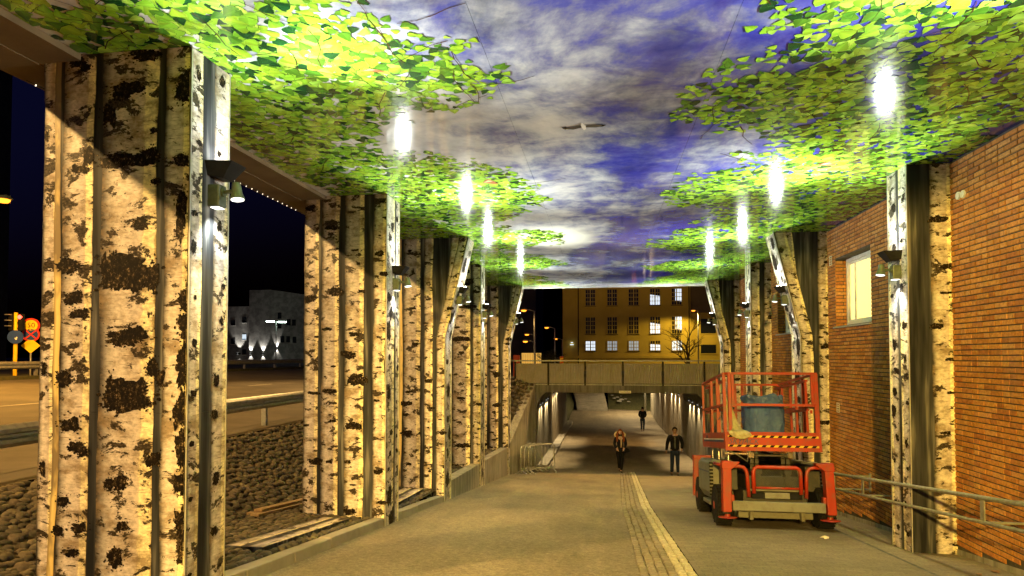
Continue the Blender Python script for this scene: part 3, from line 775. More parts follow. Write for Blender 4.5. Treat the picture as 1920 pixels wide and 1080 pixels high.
for i in range(0, 11):                       # birch leaf outline, stem at (0,0), tip at (0,1)
    q = i / 10; w = .56 * (max(0, math.sin(math.pi * min(1, q) ** .52))) ** .8 * (1 - .45 * q)
    leaf_out.append((w + (.018 if i % 2 else -.012) * (0 < i < 10), q))
def leaf(b, x, y, z, a, s, ca, cb, asp=1.0):
    ca_, sa_ = math.cos(a), math.sin(a)
    def T(u, v): return (x + s * (u * asp * ca_ - v * sa_), y + s * (u * asp * sa_ + v * ca_), z)
    k = len(leaf_out)
    # printed shade beside the leaf and a pale rim round it
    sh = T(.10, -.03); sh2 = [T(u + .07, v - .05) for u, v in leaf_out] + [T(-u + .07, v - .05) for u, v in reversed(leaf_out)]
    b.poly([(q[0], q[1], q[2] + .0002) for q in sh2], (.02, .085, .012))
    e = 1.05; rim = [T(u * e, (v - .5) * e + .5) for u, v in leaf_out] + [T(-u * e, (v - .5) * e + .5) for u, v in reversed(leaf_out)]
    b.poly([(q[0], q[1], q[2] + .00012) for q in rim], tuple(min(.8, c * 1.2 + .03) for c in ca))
    n0 = len(b.v)
    for u, v in leaf_out: b.v.append(T(0, v))
    for u, v in leaf_out: b.v.append(T(u, v))
    for u, v in leaf_out: b.v.append(T(-u, v))
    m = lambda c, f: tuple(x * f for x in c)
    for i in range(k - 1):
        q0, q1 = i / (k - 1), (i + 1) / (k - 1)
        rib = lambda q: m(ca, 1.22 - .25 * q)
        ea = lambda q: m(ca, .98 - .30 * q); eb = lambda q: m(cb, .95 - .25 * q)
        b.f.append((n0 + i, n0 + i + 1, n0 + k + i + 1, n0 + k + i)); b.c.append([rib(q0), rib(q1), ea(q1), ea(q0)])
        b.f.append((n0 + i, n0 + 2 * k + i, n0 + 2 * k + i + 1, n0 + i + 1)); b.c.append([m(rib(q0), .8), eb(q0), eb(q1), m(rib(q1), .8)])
def leaves(name, P_, seed, xedge, sgn):
    rnd = random.Random(seed); b = MB(); tw = MB(); pts = []
    x0 = min(q[0] for q in P_); x1 = max(q[0] for q in P_)
    st = .063; y = -1.4
    while y < 23.5:
        x = x0
        while x < x1:
            xx, yy = x + rnd.uniform(-st, st) * .8, y + rnd.uniform(-st, st) * .8
            wx_ = .42 * noise.noise(Vector((xx * 1.7, yy * 1.7, seed))) + .20 * noise.noise(Vector((xx * 5, yy * 5, seed + 3)))
            wy_ = .42 * noise.noise(Vector((xx * 1.7, yy * 1.7, seed + 40))) + .20 * noise.noise(Vector((xx * 5, yy * 5, seed + 43)))
            if inpoly(xx + wx_, yy + wy_, P_) and -4.44 < xx < XW: pts.append((xx, yy))
            x += st
        y += st
    rnd.shuffle(pts); nP = len(pts)
    for k, (x, y) in enumerate(pts):
        # distance to the outline: small leaves at the tips, more gaps there
        dmin = min(math.hypot(x - q[0], y - q[1]) for q in P_[2:-2]) if True else 1
        edge_ = min(1.0, dmin / .55)
        gap = noise.noise(Vector((x * 2.1, y * 2.1, seed)))
        if gap > .36 and rnd.random() < .75: continue
        if edge_ < .75 and rnd.random() < .50 * (1 - edge_) + .12: continue
        s = rnd.choice((1, 1, 1, .7)) * rnd.uniform(.10, .175) * (.62 + .40 * edge_)
        lay = k / nP
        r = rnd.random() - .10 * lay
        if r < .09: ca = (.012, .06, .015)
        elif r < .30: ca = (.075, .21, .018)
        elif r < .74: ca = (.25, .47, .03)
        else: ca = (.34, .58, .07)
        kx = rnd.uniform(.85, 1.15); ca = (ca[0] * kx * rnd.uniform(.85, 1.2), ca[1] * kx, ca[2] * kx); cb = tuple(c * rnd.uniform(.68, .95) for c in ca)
        a = rnd.gauss(sgn * math.pi / 2 * -1 if False else rnd.uniform(0, 6.28), .5)
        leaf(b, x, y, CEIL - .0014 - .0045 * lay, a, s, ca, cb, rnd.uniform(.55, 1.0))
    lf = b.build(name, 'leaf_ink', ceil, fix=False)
    # twigs
    for k in range(420):
        x, y = pts[rnd.randrange(nP)]; a = rnd.uniform(0, 6.28); L = rnd.uniform(.2, .75); z = CEIL - .0062
        q = Vector((x, y, z)); d = Vector((math.cos(a), math.sin(a), 0)); w = rnd.uniform(.0022, .005)
        for _ in range(4):
            a += rnd.uniform(-.35, .35); d2 = Vector((math.cos(a), math.sin(a), 0)); e = q + d2 * L / 4; nrm = Vector((-d2.y, d2.x, 0)) * w
            tw.poly([q - nrm, q + nrm, e + nrm * .9, e - nrm * .9], (.06, .028, .014)); q = e
    tw.build('twig_print', 'leaf_ink', ceil, fix=False)
    return lf
leaves('leaf_print', topoly(LPX, -4.45, -1.1), 5, -4.45, 1)
leaves('leaf_print', topoly(RPX, XW, 2.0), 6, XW, -1)
# printed gull and withered leaves
def px_poly(b, pts, col, lift=.0068): b.poly([tuple(onZ(x, y, CEIL - lift)) for x, y in pts], col)
b = MB()
px_poly(b, [(1053, 239), (1070, 239), (1088, 235), (1092, 239), (1075, 243), (1056, 242)], (.09, .08, .07)); px_poly(b, [(1138, 234), (1120, 234), (1099, 235), (1097, 239), (1118, 239), (1130, 237)], (.11, .10, .085))
px_poly(b, [(1053, 239), (1062, 238), (1062, 243), (1056, 242)], (.02, .02, .02), .0072); px_poly(b, [(1138, 234), (1130, 234), (1126, 238), (1131, 237)], (.02, .02, .02), .0072)
px_poly(b, [(1089, 234), (1091, 230), (1093, 232), (1098, 236), (1099, 242), (1095, 244), (1091, 240)], (.92, .90, .84), .0076)
b.build('gull_print', 'leaf_ink', ceil, fix=False)
b = MB()
for cx_, cy_, w, h in ((920, 341, 16, 5), (700, 132, 26, 4), (1555, 308, 20, 4)):
    px_poly(b, [(cx_ - w, cy_ + h * .3), (cx_ - w * .4, cy_ - h), (cx_ + w * .4, cy_ - h * .3), (cx_ + w, cy_ + h), (cx_, cy_ + h * .8)], (.26, .10, .04), .0069)
    px_poly(b, [(cx_ - w * .8, cy_ + h * .3), (cx_ - w * .3, cy_ - h * .6), (cx_ + w * .3, cy_ - h * .2)], (.55, .35, .20), .0074)
b.build('withered_leaf_print', 'leaf_ink', ceil, fix=False)
# string of tiny lights outside the beam
o = empty('string_light', (-5.308, 7.9, 4.08))
b = MB(); b.box(-.004, .004, -.004, .004, -.012, .005); tmp = b.build('bulb_source', 'tiny_led'); bulb = tmp.data; bpy.data.objects.remove(tmp)
for i in range(34): inst('bulb', bulb, o, (-5.308, 5.2 + i * .155, 4.078))
one('cable', 'dark_metal', o, lambda b: b.box(-5.311, -5.305, 5.1, 10.6, 4.077, 4.0815))
tag(o, 'string of tiny warm lights along the outer canopy edge', 'string light')
one('roof_lip', 'beam_concrete', ceil, lambda b: b.box(-5.35, -4.92, -1.5, 23.6, CEIL - .068 + .0, CEIL + .2))

# ================================================================== BRICK BUILDING on the right
bb = empty('brick_building', (XW, 12, path_z(12)), 'red brick building wall with recessed windows lining the path behind the handrail', 'building')
WIN = [(11.86, 13.56, 2.12, 3.47), (16.15, 17.85, 2.12, 3.47)]
YB0, YB1 = -3.0, 23.9
def backing(b):
    yc = sorted({YB0, YB1, *[w[0] for w in WIN], *[w[1] for w in WIN]})
    for y0, y1 in zip(yc, yc[1:]):
        zs_ = [(-4.0, CEIL + .02)]
        for w in WIN:
            if w[0] <= y0 and y1 <= w[1]: zs_ = [(-4.0, w[2]), (w[3], CEIL + .02)]
        for z0, z1 in zs_: b.box(XW + .008, XW + .40, y0, y1, z0, z1)
one('wall', 'mortar', bb, backing)
one('upper_wall', 'dark_facade', bb, lambda b: b.box(XW + .52, XW + 8, YB0, YB1, -4.0, 6.5))
BL, BH, JT = .247, .0705, .0125
BCOL = [(.50, .205, .045), (.45, .175, .04), (.54, .235, .055), (.42, .165, .045), (.50, .215, .05), (.38, .14, .035), (.53, .25, .075)]
def brick_mesh(L, c):
    b = MB(); h = BH - JT; e = .004
    b.mesh([(.0, 0, 0), (.0, L, 0), (.0, L, h), (.0, 0, h), (-.012, e, e), (-.012, L - e, e), (-.012, L - e, h - e), (-.012, e, h - e)], [(4, 5, 6, 7), (0, 1, 5, 4), (1, 2, 6, 5), (2, 3, 7, 6), (3, 0, 4, 7)], c)
    return b
bricks = []; rnd = random.Random(21)
row = 0; z = -3.2
while z < CEIL - .02:
    y = YB0 + (0 if row % 2 else .12) + rnd.uniform(-.01, .01); k = rnd.randrange(3)
    while y < YB1 - .05:
        L = (.247 if k % 3 else .123); k += 1
        L = min(L, YB1 - y)
        y1 = y + L - JT
        if z > path_z(y) + .06 + .10 * noise.noise(Vector((y * .7, 0, 0))):
            seg = [(y, y1)]
            for w in WIN:
                if z + BH > w[2] and z < w[3]:
                    seg = [s2 for a, c in seg for s2 in ((a, min(c, w[0])), (max(a, w[1]), c)) if s2[1] - s2[0] > .03]
            for a, c in seg: bricks.append((a, z, c - a))
        y += L
    z += BH; row += 1
def bvis(q):
    s_ = screen(Vector((XW, q[0] + .1, q[1])))
    if s_ is None or not (0 < s_[0] < 1920 and 0 < s_[1] < 1080): return 0
    if 9.2 < q[0] < 10.5: return 0
    return (1 if q[2] > .2 else .5) / s_[2]
bricks.sort(key=lambda q: -bvis(q))
cache = {}
bs = MB()
for k, (y, z, L) in enumerate(bricks):
    c = rnd.randrange(len(BCOL)); off = rnd.uniform(-.002, .003)
    if k < 300:
        key = (round(L, 3), c)
        if key not in cache:
            o = brick_mesh(L, BCOL[c]).build('brick_source', 'brick'); cache[key] = o.data; bpy.data.objects.remove(o)
        inst('brick', cache[key], bb, (XW + .008 + off, y, z))
    else:
        q = brick_mesh(L, BCOL[c]); bs.mesh([(v_[0] + XW + .008 + off, v_[1] + y, v_[2] + z) for v_ in q.v], q.f, BCOL[c])
stuff(bs.build('brickwork', 'brick', bb, fix=False))
one('plinth', 'concrete', bb, lambda b: [b.hexa([(XW + .0, y, path_z(y) - .3), (XW + .02, y, path_z(y) - .3), (XW + .02, y + 1, path_z(y + 1) - .3), (XW + .0, y + 1, path_z(y + 1) - .3), (XW - .002, y, path_z(y) + .07), (XW + .02, y, path_z(y) + .07), (XW + .02, y + 1, path_z(y + 1) + .07), (XW - .002, y + 1, path_z(y + 1) + .07)]) for y in range(-2, 23)])
for wi, (y0, y1, z0, z1) in enumerate(WIN):
    lit = wi == 0
    # brick reveal on the far jamb
    jb = MB(); n = int((z1 - z0) / BH)
    for i in range(n):
        L1 = .245 if i % 2 else .15
        for x0_, x1_ in ((XW + .002, XW + min(.235, L1) - .006), (XW + L1 + .006, XW + .245)):
            if x1_ - x0_ < .03: continue
            zz = z0 + i * BH
            jb.mesh([(x0_, y1 + .005, zz), (x1_, y1 + .005, zz), (x1_, y1 + .005, zz + BH - JT), (x0_, y1 + .005, zz + BH - JT), (x0_ + .003, y1 - .008, zz + .003), (x1_ - .003, y1 - .008, zz + .003), (x1_ - .003, y1 - .008, zz + BH - JT - .003), (x0_ + .003, y1 - .008, zz + BH - JT - .003)], [(4, 5, 6, 7), (0, 1, 5, 4), (1, 2, 6, 5), (2, 3, 7, 6), (3, 0, 4, 7)], rnd.choice(BCOL))
    jb.build('reveal_brick', 'brick', bb)
    w = one('window', 'pane_cream' if lit else 'glass_dark', bb, lambda b: b.box(XW + .245, XW + .255, y0 + .08, y1 - .08, z0 + .08, z1 - .08))
    def fr(b):
        x0_, x1_ = XW + .205, XW + .275; t_ = .07
        b.box(x0_, x1_, y0, y1, z0, z0 + t_); b.box(x0_, x1_, y0, y1, z1 - t_, z1); b.box(x0_, x1_, y0, y0 + t_, z0 + t_, z1 - t_); b.box(x0_, x1_, y1 - t_, y1, z0 + t_, z1 - t_)
        x0_ += .022; x1_ -= .006; q = .125
        b.box(x0_, x1_, y0 + t_, y1 - t_, z0 + t_, z0 + q); b.box(x0_, x1_, y0 + t_, y1 - t_, z1 - q, z1 - t_); b.box(x0_, x1_, y0 + t_, y0 + q, z0 + q, z1 - q); b.box(x0_, x1_, y1 - q, y1 - t_, z0 + q, z1 - q)
        b.box(x0_, x1_, y1 - .42, y1 - .36, z0 + q, z1 - q)
    one('frame', 'frame_white', w, fr, bevel=.006)
    one('sill', 'sill_metal', w, lambda b: b.hexa([(XW - .05, y0 - .03, z0 - .045), (XW + .20, y0 - .03, z0 - .02), (XW + .20, y1 + .03, z0 - .02), (XW - .05, y1 + .03, z0 - .045), (XW - .05, y0 - .03, z0 - .015), (XW + .20, y0 - .03, z0 + .004), (XW + .20, y1 + .03, z0 + .004), (XW - .05, y1 + .03, z0 - .015)]))
for px, py in ((1558, 490), (1572, 765), (1645, 745)):
    q = onX(px, py, XW)
    if px == 1645: continue
    one('air_vent', 'frame_white', bb, lambda b: [b.box(XW - .012, XW - .002, q.y - .07, q.y + .07, q.z + i * .045, q.z + i * .045 + .016) for i in range(-2, 3)] + [b.box(XW - .010, XW - .002, q.y - .07, q.y - .052, q.z - .09, q.z + .1), b.box(XW - .010, XW - .002, q.y + .052, q.y + .07, q.z - .09, q.z + .1)])
for px, py in ((1798, 367), (1807, 364)):
    q = onX(px, py, XW)
    one('round_cap', 'frame_white', bb, lambda b: b.lathe((XW + .002, q.y, q.z), (-1, 0, 0), [(0, .052), (.02, .052), (.026, .044)], 20))
one('service_cable', 'galvanised', bb, lambda b: b.tube([(XW - .012, 10.3 + .0, -1.2), (XW - .012, 10.3, 2.4)], .008, 8))
# handrail with two tubes on flat brackets
def rail_z(y, up): return path_z(y) + (.90 if up else .635)
hr = empty('handrail', (XR - .12, 9.5, path_z(9.5)), 'worn grey double-tube handrail crossing the foot of the brick-wall pillar', 'handrail')
HX = XR - .06
for up in (True, False):
    one('rail_tube', 'rail_paint', hr, lambda b: b.tube([(HX, y, rail_z(y, up)) for y in (-1.5, 3, 7, 12, 16.5)], .026 if up else .022, 12), smooth=True)
for y in (3.2, 7.55, 10.75, 12.0, 14.0):
    def br_(b):
        b.box(HX - .008, HX + .008, y - .035, y + .035, rail_z(y, False), rail_z(y, True))
        b.bar((HX, y, rail_z(y, True) - .03), (XW + .01, y, rail_z(y, True) - .03), .035, .02); b.bar((HX, y, rail_z(y, False) - .0), (XW + .01, y, rail_z(y, False)), .035, .02)
        b.box(XW - .02, XW + .005, y - .03, y + .03, rail_z(y, False) - .05, rail_z(y, True) + .02)
    one('bracket', 'rail_paint', hr, br_)
# drain slot in the floor in front of the brick wall
struct(one('drain_channel', 'dark_concrete', None, lambda b: b.poly([(3.62, 6, path_z(6) + .004), (3.67, 6, path_z(6) + .004), (4.02, 15, path_z(15) + .004), (3.97, 15, path_z(15) + .004)]), fix=False))

# ================================================================== BRIDGE and underpass
YBR = 26.5
br = empty('road_bridge', (.7, YBR, path_z(YBR)), 'concrete road bridge with corrugated parapet panels over the underpass', 'bridge')
ZS, ZD = .0, .42
def deck(b):
    b.box(-4.6, 9.0, YBR, 34.0, ZS, ZD - .02)
one('deck', 'dark_concrete', br, deck, bevel=.02)
def haunch(s_):
    def fn(b):
        x0 = -2.78 if s_ < 0 else 4.22
        d = .42 * (1 if s_ < 0 else -1)
        b.prism([(x0, -.75), (x0, .0), (x0 + d, .0), (x0 + d * .55, -.16), (x0 + d * .2, -.42)], 'y', YBR + .03, 33.97)
    return fn
for s_ in (-1, 1): one('haunch', 'dark_concrete', br, haunch(s_))
one('abutment', 'concrete', br, lambda b: b.box(-4.6, -2.78, YBR + .0, 34, -3.9, -.002)); one('abutment', 'concrete', br, lambda b: b.box(4.22, 6.5, YBR + .0, 34, -3.9, -.002))
# parapet
posts = [onY(x, 700, YBR).x for x in (966, 1030, 1100, 1171, 1245, 1320)]
posts = [-3.66, -2.25, -.71, .85, 2.47, 4.12, 5.7, 7.3]
for x in posts: one('parapet_post', 'dark_metal', br, lambda b: b.box(x - .035, x + .035, YBR - .02, YBR + .05, ZD - .12, 1.30))
one('top_rail', 'rail_paint', br, lambda b: b.bar((-4.1, YBR + .015, 1.335), (7.4, YBR + .015, 1.335), .10, .06))
one('bottom_rail', 'rail_paint', br, lambda b: b.bar((-3.7, YBR + .015, .335), (7.4, YBR + .015, .335), .06, .035))
simple('parapet_sheet', (.27, .25, .195), (.34, .31, .25), .6, .2, 3, .05)
for x0, x1 in zip(posts, posts[1:]):
    def sh(b):
        n = int((x1 - x0 - .09) / .034); q = (x1 - x0 - .09) / n
        for i in range(n):
            xa = x0 + .045 + i * q; ya = YBR + .0 + (.03 if i % 2 else 0); yb_ = YBR + (.0 if i % 2 else .03)
            b.poly([(xa, ya, .36), (xa + q, yb_, .36), (xa + q, yb_, 1.22), (xa, ya, 1.22)])
    one('corrugated_panel', 'parapet_sheet', br, sh, fix=False)
sg = onY(1172, 735, YBR)
one('name_plate', 'frame_white', br, lambda b: b.box(sg.x - .24, sg.x + .24, YBR - .03, YBR - .005, sg.z - .05, sg.z + .05))
one('plate_lettering', 'sign_black', br, lambda b: [b.box(sg.x - .19 + i * .034, sg.x - .172 + i * .034, YBR - .033, YBR - .0301, sg.z - .02, sg.z + (.025 if i in (0, 5, 8) else .012)) for i in range(12)])
# wing wall from the last left pillar to the bridge
def wing(b):
    a0, a1 = (-3.47, 23.36), (-2.78, YBR + .02)
    def z(t_): return left_z(23.4) + .1 + (.38 - left_z(23.4) - .1) * t_
    n = 6
    for i in range(n):
        t0, t1 = i / n, (i + 1) / n
        q0 = [a0[k] + (a1[k] - a0[k]) * t0 for k in (0, 1)]; q1 = [a0[k] + (a1[k] - a0[k]) * t1 for k in (0, 1)]
        b.hexa([(q0[0] - .3, q0[1], -4), (q0[0], q0[1], -4), (q1[0], q1[1], -4), (q1[0] - .3, q1[1], -4), (q0[0] - .3, q0[1], z(t0)), (q0[0], q0[1], z(t0)), (q1[0], q1[1], z(t1)), (q1[0] - .3, q1[1], z(t1))])
o = one('wing_wall', 'concrete', None, wing); tag(o, 'sloping concrete wing wall behind crowd barriers, meeting the bridge abutment', 'wall')
# cobbled slope behind the wing wall
cb = MB(); rnd = random.Random(9)
for i in range(17):
    for j in range(14):
        t_ = i / 16; y = 23.5 + 2.9 * t_ + rnd.uniform(-.06, .06); x = -3.55 + .6 * t_ - j * .17 + rnd.uniform(-.05, .05)
        z = left_z(23.4) + .02 + (.30 - left_z(23.4)) * t_ + min(j, 6) * .05
        k = rnd.randrange(10); s_ = .17
        M = Matrix.Translation((x, y, z)) @ Matrix.Rotation(.6, 4, 'X') @ Matrix.Rotation(rnd.uniform(0, 6), 4, 'Z')
        cb.mesh([M @ Vector((q[0] * s_, q[1] * s_, q[2] * .1)) for q in CB[k].v], CB[k].f, CB[k].c[0])
stuff(cb.build('cobble_slope', 'stone', bank, smooth=True, fix=False))
one('slope_bed', 'soil', bank, lambda b: b.hexa([(-7, 23.4, -4), (-3.45, 23.4, -4), (-2.85, 26.49, -4), (-7, 26.49, -4), (-7, 23.4, left_z(23.4)), (-3.55, 23.4, left_z(23.4)), (-2.95, 26.49, .28), (-7, 26.49, .3)]))
struct(one('bridge_road', 'road', None, lambda b: b.box(-8, 60, YBR + .3, 33.7, ZD - .019, ZD + .02)))
# pavement edge and side walls of the cutting
struct(one('pavement', 'kerbstone', None, lambda b: [b.hexa([(-2.78, y, path_z(y) - .2), (-2.35, y, path_z(y) - .2), (-2.35, y + 2, path_z(y + 2) - .2), (-2.78, y + 2, path_z(y + 2) - .2), (-2.78, y, path_z(y) + .10), (-2.35, y, path_z(y) + .10), (-2.35, y + 2, path_z(y + 2) + .10), (-2.78, y + 2, path_z(y + 2) + .10)]) for y in range(27, 51, 2)]))
def side_wall(name, x, s_, y0, y1, label, top):
    root = empty(name, (x, (y0 + y1) / 2, path_z(y0)), label, 'wall')
    n = int((y1 - y0) / 1.5)
    for i in range(n):
        a, c = y0 + (y1 - y0) * i / n, y0 + (y1 - y0) * (i + 1) / n - .03
        one('wall_panel', 'concrete', root, lambda b: b.box(*sorted((x, x - .25 * s_)), a, c, -4.0, top))
    return root
side_wall('cutting_wall', -2.80, 1, 34.05, 50, 'concrete wall of the cutting beyond bridge, on the stairs side', .1)
side_wall('cutting_wall', 4.24, -1, 34.05, 57, 'long concrete wall of the cutting beyond bridge, opposite the stairs', .1)
# underpass wall lamps (each a small box throwing a streak down the wall)
def wall_lamp(x, y, z, s_, label, e=9, c=WARM):
    root = empty('wall_lamp', (x, y, z), label, 'lamp', 'streak lamps along the underpass walls')
    one('housing', 'dark_metal', root, lambda b: b.box(*sorted((x - .01 * s_, x + .10 * s_)), y - .10, y + .10, z, z + .10))
    one('lens', 'lens_small', root, lambda b: b.box(*sorted((x + .03 * s_, x + .09 * s_)), y - .07, y + .07, z - .006, z - .001))
    light('SPOT', 'streak_light', (x + .10 * s_, y, z - .03), e, c, root, .02, 78, .5, to=(x + .02 * s_, y, z - 3))
for y in (28.0, 29.0, 31.0, 32.0): wall_lamp(-2.78, y, -.62, 1, 'small streak lamp on the pavement-side wall under the bridge', 110)
for y in (36.0, 37.5, 39.0): wall_lamp(-2.80, y, -.6, 1, 'small streak lamp on the stairs-side cutting wall beyond bridge', 150, (1, .76, .40))
for y in (27.6, 28.8, 30.4, 31.6): wall_lamp(4.22, y, -.62, -1, 'small streak lamp on the open-side wall under the bridge', 120)
for y in (36.0, 38.0, 40.0, 44.0, 48.0): wall_lamp(4.24, y, -.6, -1, 'small streak lamp on the long cutting wall beyond bridge', 150, (1, .76, .40))
# stairs at the end of the cutting, snow patches
st = empty('stairs', (-.8, 60, path_z(60)), 'pale concrete stairs climbing out at the end of the underpass', 'stairs')
for i in range(12):
    one('step', 'kerbstone', st, lambda b: b.box(-2.3 - i * .05, .5 - i * .04, 58.5 + i * .36, 58.5 + i * .36 + .4 + .02 * (i % 2), -4.0, -3.38 + (i + 1) * .165), bevel=.01)
o = one('end_slope', 'grass', None, lambda b: [b.hexa([(.55, 60, -4.2), (5.3, 58.5, -4.2), (5.3, 75, -4.2), (.55, 75, -4.2), (.55, 60, -3.4), (5.3, 58.5, -3.4), (5.3, 68, -.2), (.55, 68, -.2)]), b.hexa([(-5.3, 50, -4.2), (-2.9, 50, -4.2), (-2.5, 75, -4.2), (-8, 75, -4.2), (-5.3, 50, -.15), (-2.9, 50, -3.4), (-2.5, 66, -2.6), (-8, 66, -.15)])]); struct(o); o.name = 'hillside'
def snow(b):
    r_ = random.Random(4)
    for k in range(12):
        y = r_.uniform(60.6, 64); x = r_.uniform(.8, 4.2); z = -3.40 + max(0, y - 59.2) * .40; s_ = r_.uniform(.1, .35)
        b.poly([(x + math.cos(a) * s_ * r_.uniform(.6, 1.2), y + math.sin(a) * s_ * .8, z + .06 + .3 * math.sin(a) * s_ * .8) for a in [i * .785 for i in range(8)]])
stuff(one('snow_patches', 'snow_dirt', None, snow, fix=False)); bpy.data.objects['snow_patches']['label'] = 'scattered dirty snow patches beside the far stairs'; bpy.data.objects['snow_patches']['category'] = 'snow'

# ================================================================== BACKGROUND BUILDINGS
YY = 74.0
yb = empty('yellow_building', (4, YY, -.15), 'yellow rendered building with tall paned windows beyond the bridge', 'building')
one('wall', 'yellow_render', yb, lambda b: b.box(-4.57, 10.0, YY, YY + 14, -.15, 14)); one('cornice', 'yellow_render', yb, lambda b: b.box(-4.5, 10.05, YY - .18, YY - .001, 1.35, 1.62))
one('cornice', 'yellow_render', yb, lambda b: b.box(-4.5, 10.05, YY - .12, YY - .001, .55, .72))
one('roof', 'roof_dark', yb, lambda b: b.box(-4.9, 10.4, YY - .3, YY + 14.3, 14, 15))
one('downpipe', 'dark_metal', yb, lambda b: b.cyl((-2.0 - .75, YY - .08, -.1), (-2.75, YY - .08, 13.5), .06)); one('downpipe', 'dark_metal', yb, lambda b: b.cyl((9.85, YY - .08, -.1), (9.85, YY - .08, 13.5), .06))
lit = {(3, 0): 'half', (4, 0): 'part', (3, 1): 'half', (4, 1): 'part', (0, 2): 'full', (1, 2): 'dim', (2, 2): 'dim', (3, 2): 'half', (4, 2): 'full', (2, 1): 'dark'}
wx = [-1.34, 1.17, 3.62, 6.05, 8.48]
wz = [(7.45, 9.35), (4.15, 6.13), (2.20, 3.36)]
for c, x in enumerate(wx):
    for r_, (z0, z1) in enumerate(wz):
        st_ = lit.get((c, r_), 'dark'); w = .58
        wo = one('window', 'glass_dark', yb, lambda b: b.box(x - w, x + w, YY - .03, YY - .012, z0, z1))
        if st_ in ('full', 'half', 'part', 'dim'):
            def pl(b):
                m_ = (z0 + z1) / 2
                if st_ in ('full', 'dim'): q = [(x - w + .04, z0 + .05), (x + w - .04, z0 + .05), (x + w - .04, z1 - .05), (x - w + .04, z1 - .05)]
                elif st_ == 'half': q = [(x - w + .04, z0 + .05), (x + w - .04, z0 + .05), (x + w - .04, m_ + .1), (x - w + .04, z1 - (z1 - z0) * .35)]
                else: q = [(x - w * .25, z0 + .5), (x + w - .04, z0 + .4), (x + w - .04, z1 - .05), (x - w * .25, z1 - .05)]
                b.poly([(a, YY - .034, e) for a, e in q])
            one('lit_pane', 'pane_dim' if st_ == 'dim' else 'pane_lit', wo, pl, fix=False)
        def fr(b):
            y0, y1 = YY - .07, YY - .036
            b.box(x - w - .05, x - w + .04, y0, y1, z0, z1); b.box(x + w - .04, x + w + .05, y0, y1, z0, z1); b.box(x - .06, x + .06, y0, y1, z0, z1)
            n = 4 if z1 - z0 > 1.5 else 3
            for i in range(n + 1):
                zz = z0 + (z1 - z0) * i / n; b.box(x - w, x + w, y0 + .004, y1 - .004, zz - .03, zz + .03)
            for q in (-.5, .5): b.box(x + q * w - .02, x + q * w + .02, y0 + .008, y1 - .008, z0, z1)
        one('frame', 'yellow_render', wo, fr); one('sill', 'dark_metal', wo, lambda b: b.box(x - w - .08, x + w + .08, YY - .14, YY - .0, z0 - .08, z0 - .03))
for x in wx: one('basement_window', 'glass_dark', yb, lambda b: b.box(x - .55, x + .55, YY - .05, YY - .002, .0, .42))
# lower annex to the right of it
an = empty('annex_building', (12, YY + 1, -.15), 'dark brown annex with square windows adjoining the yellow building', 'building')
one('wall', 'yellow_render', an, lambda b: b.box(10.02, 26, YY + 1.2, YY + 12, -.15, 6.6)); one('upper_wall', 'dark_facade', an, lambda b: b.box(10.02, 26, YY + 1.2, YY + 12, 6.6, 14))
for z0, z1 in ((4.2, 5.9), (1.9, 2.9)):
    wo = one('window', 'glass_dark', an, lambda b: b.box(11.3, 13.0, YY + 1.15, YY + 1.199, z0, z1)); one('frame', 'yellow_render', wo, lambda b: [b.box(11.2, 13.1, YY + 1.10, YY + 1.149, z1, z1 + .12), b.box(11.2, 13.1, YY + 1.10, YY + 1.149, z0 - .12, z0), b.box(11.18, 11.3, YY + 1.10, YY + 1.149, z0, z1)])
o = one('tower_block', 'dark_facade', None, lambda b: [b.box(-18.6, -12.6, 120, 136, -.15, 40)] + [b.box(-18.0 + i * 1.9, -16.8 + i * 1.9, 119.9, 119.99, 3 + k * 3.2, 4.4 + k * 3.2) for i in range(3) for k in range(9)])
tag(o, 'tall dark brown tower block behind the sodium street lamps', 'building')
# grey building with wall washers, left
gb = empty('grey_building', (-54, 95, .6), 'pale grey stone-faced building with glowing wall washers across the road', 'building')
one('wall', 'grey_render', gb, lambda b: b.box(-75, -56.5, 95, 110, .3, 9.7)); one('tall_wall', 'grey_render', gb, lambda b: b.box(-56.5, -52.8, 94.6, 110, .3, 12.3))
one('angled_wall', 'grey_render', gb, lambda b: b.hexa([(-52.8, 94.6, .3), (-40, 100, .3), (-40, 112, .3), (-52.8, 110, .3), (-52.8, 94.6, 12.3), (-40, 100, 10.6), (-40, 112, 10.6), (-52.8, 110, 12.3)]))
for px, py, lit_ in ((458, 600, 0), (458, 632, 1), (458, 660, 0), (437, 605, 0), (437, 640, 0)):
    q = onY(px, py, 94.98); wo = one('window', 'pane_dim' if lit_ else 'glass_dark', gb, lambda b: b.box(q.x - .35, q.x + .35, 94.95, 94.99, q.z - .45, q.z + .45)); one('sill', 'frame_white', wo, lambda b: b.box(q.x - .4, q.x + .4, 94.9, 94.99, q.z - .55, q.z - .47))
for px, py in ((524, 592), (524, 610), (541, 604), (551, 605), (529, 636), (540, 636), (552, 637)):
    q = onY(px, py, 96.3); t_ = (q.x + 52.8) / 12.8; yw = 94.6 + 5.4 * t_
    q = onY(px, py, yw)
    one('window', 'glass_dark', gb, lambda b: b.box(q.x - .25, q.x + .25, yw - .12, yw + .2, q.z - .5, q.z + .5))
q = onY(541, 667, 97); one('door', 'dark_metal', gb, lambda b: b.box(q.x - .7, q.x + .7, 96.2, 97.2, .3, 3.0)); q2 = onY(534, 659, 96); one('door_lamp', 'tiny_led', gb, lambda b: b.box(q2.x - .08, q2.x + .08, 95.7, 95.9, q2.z - .1, q2.z + .1))
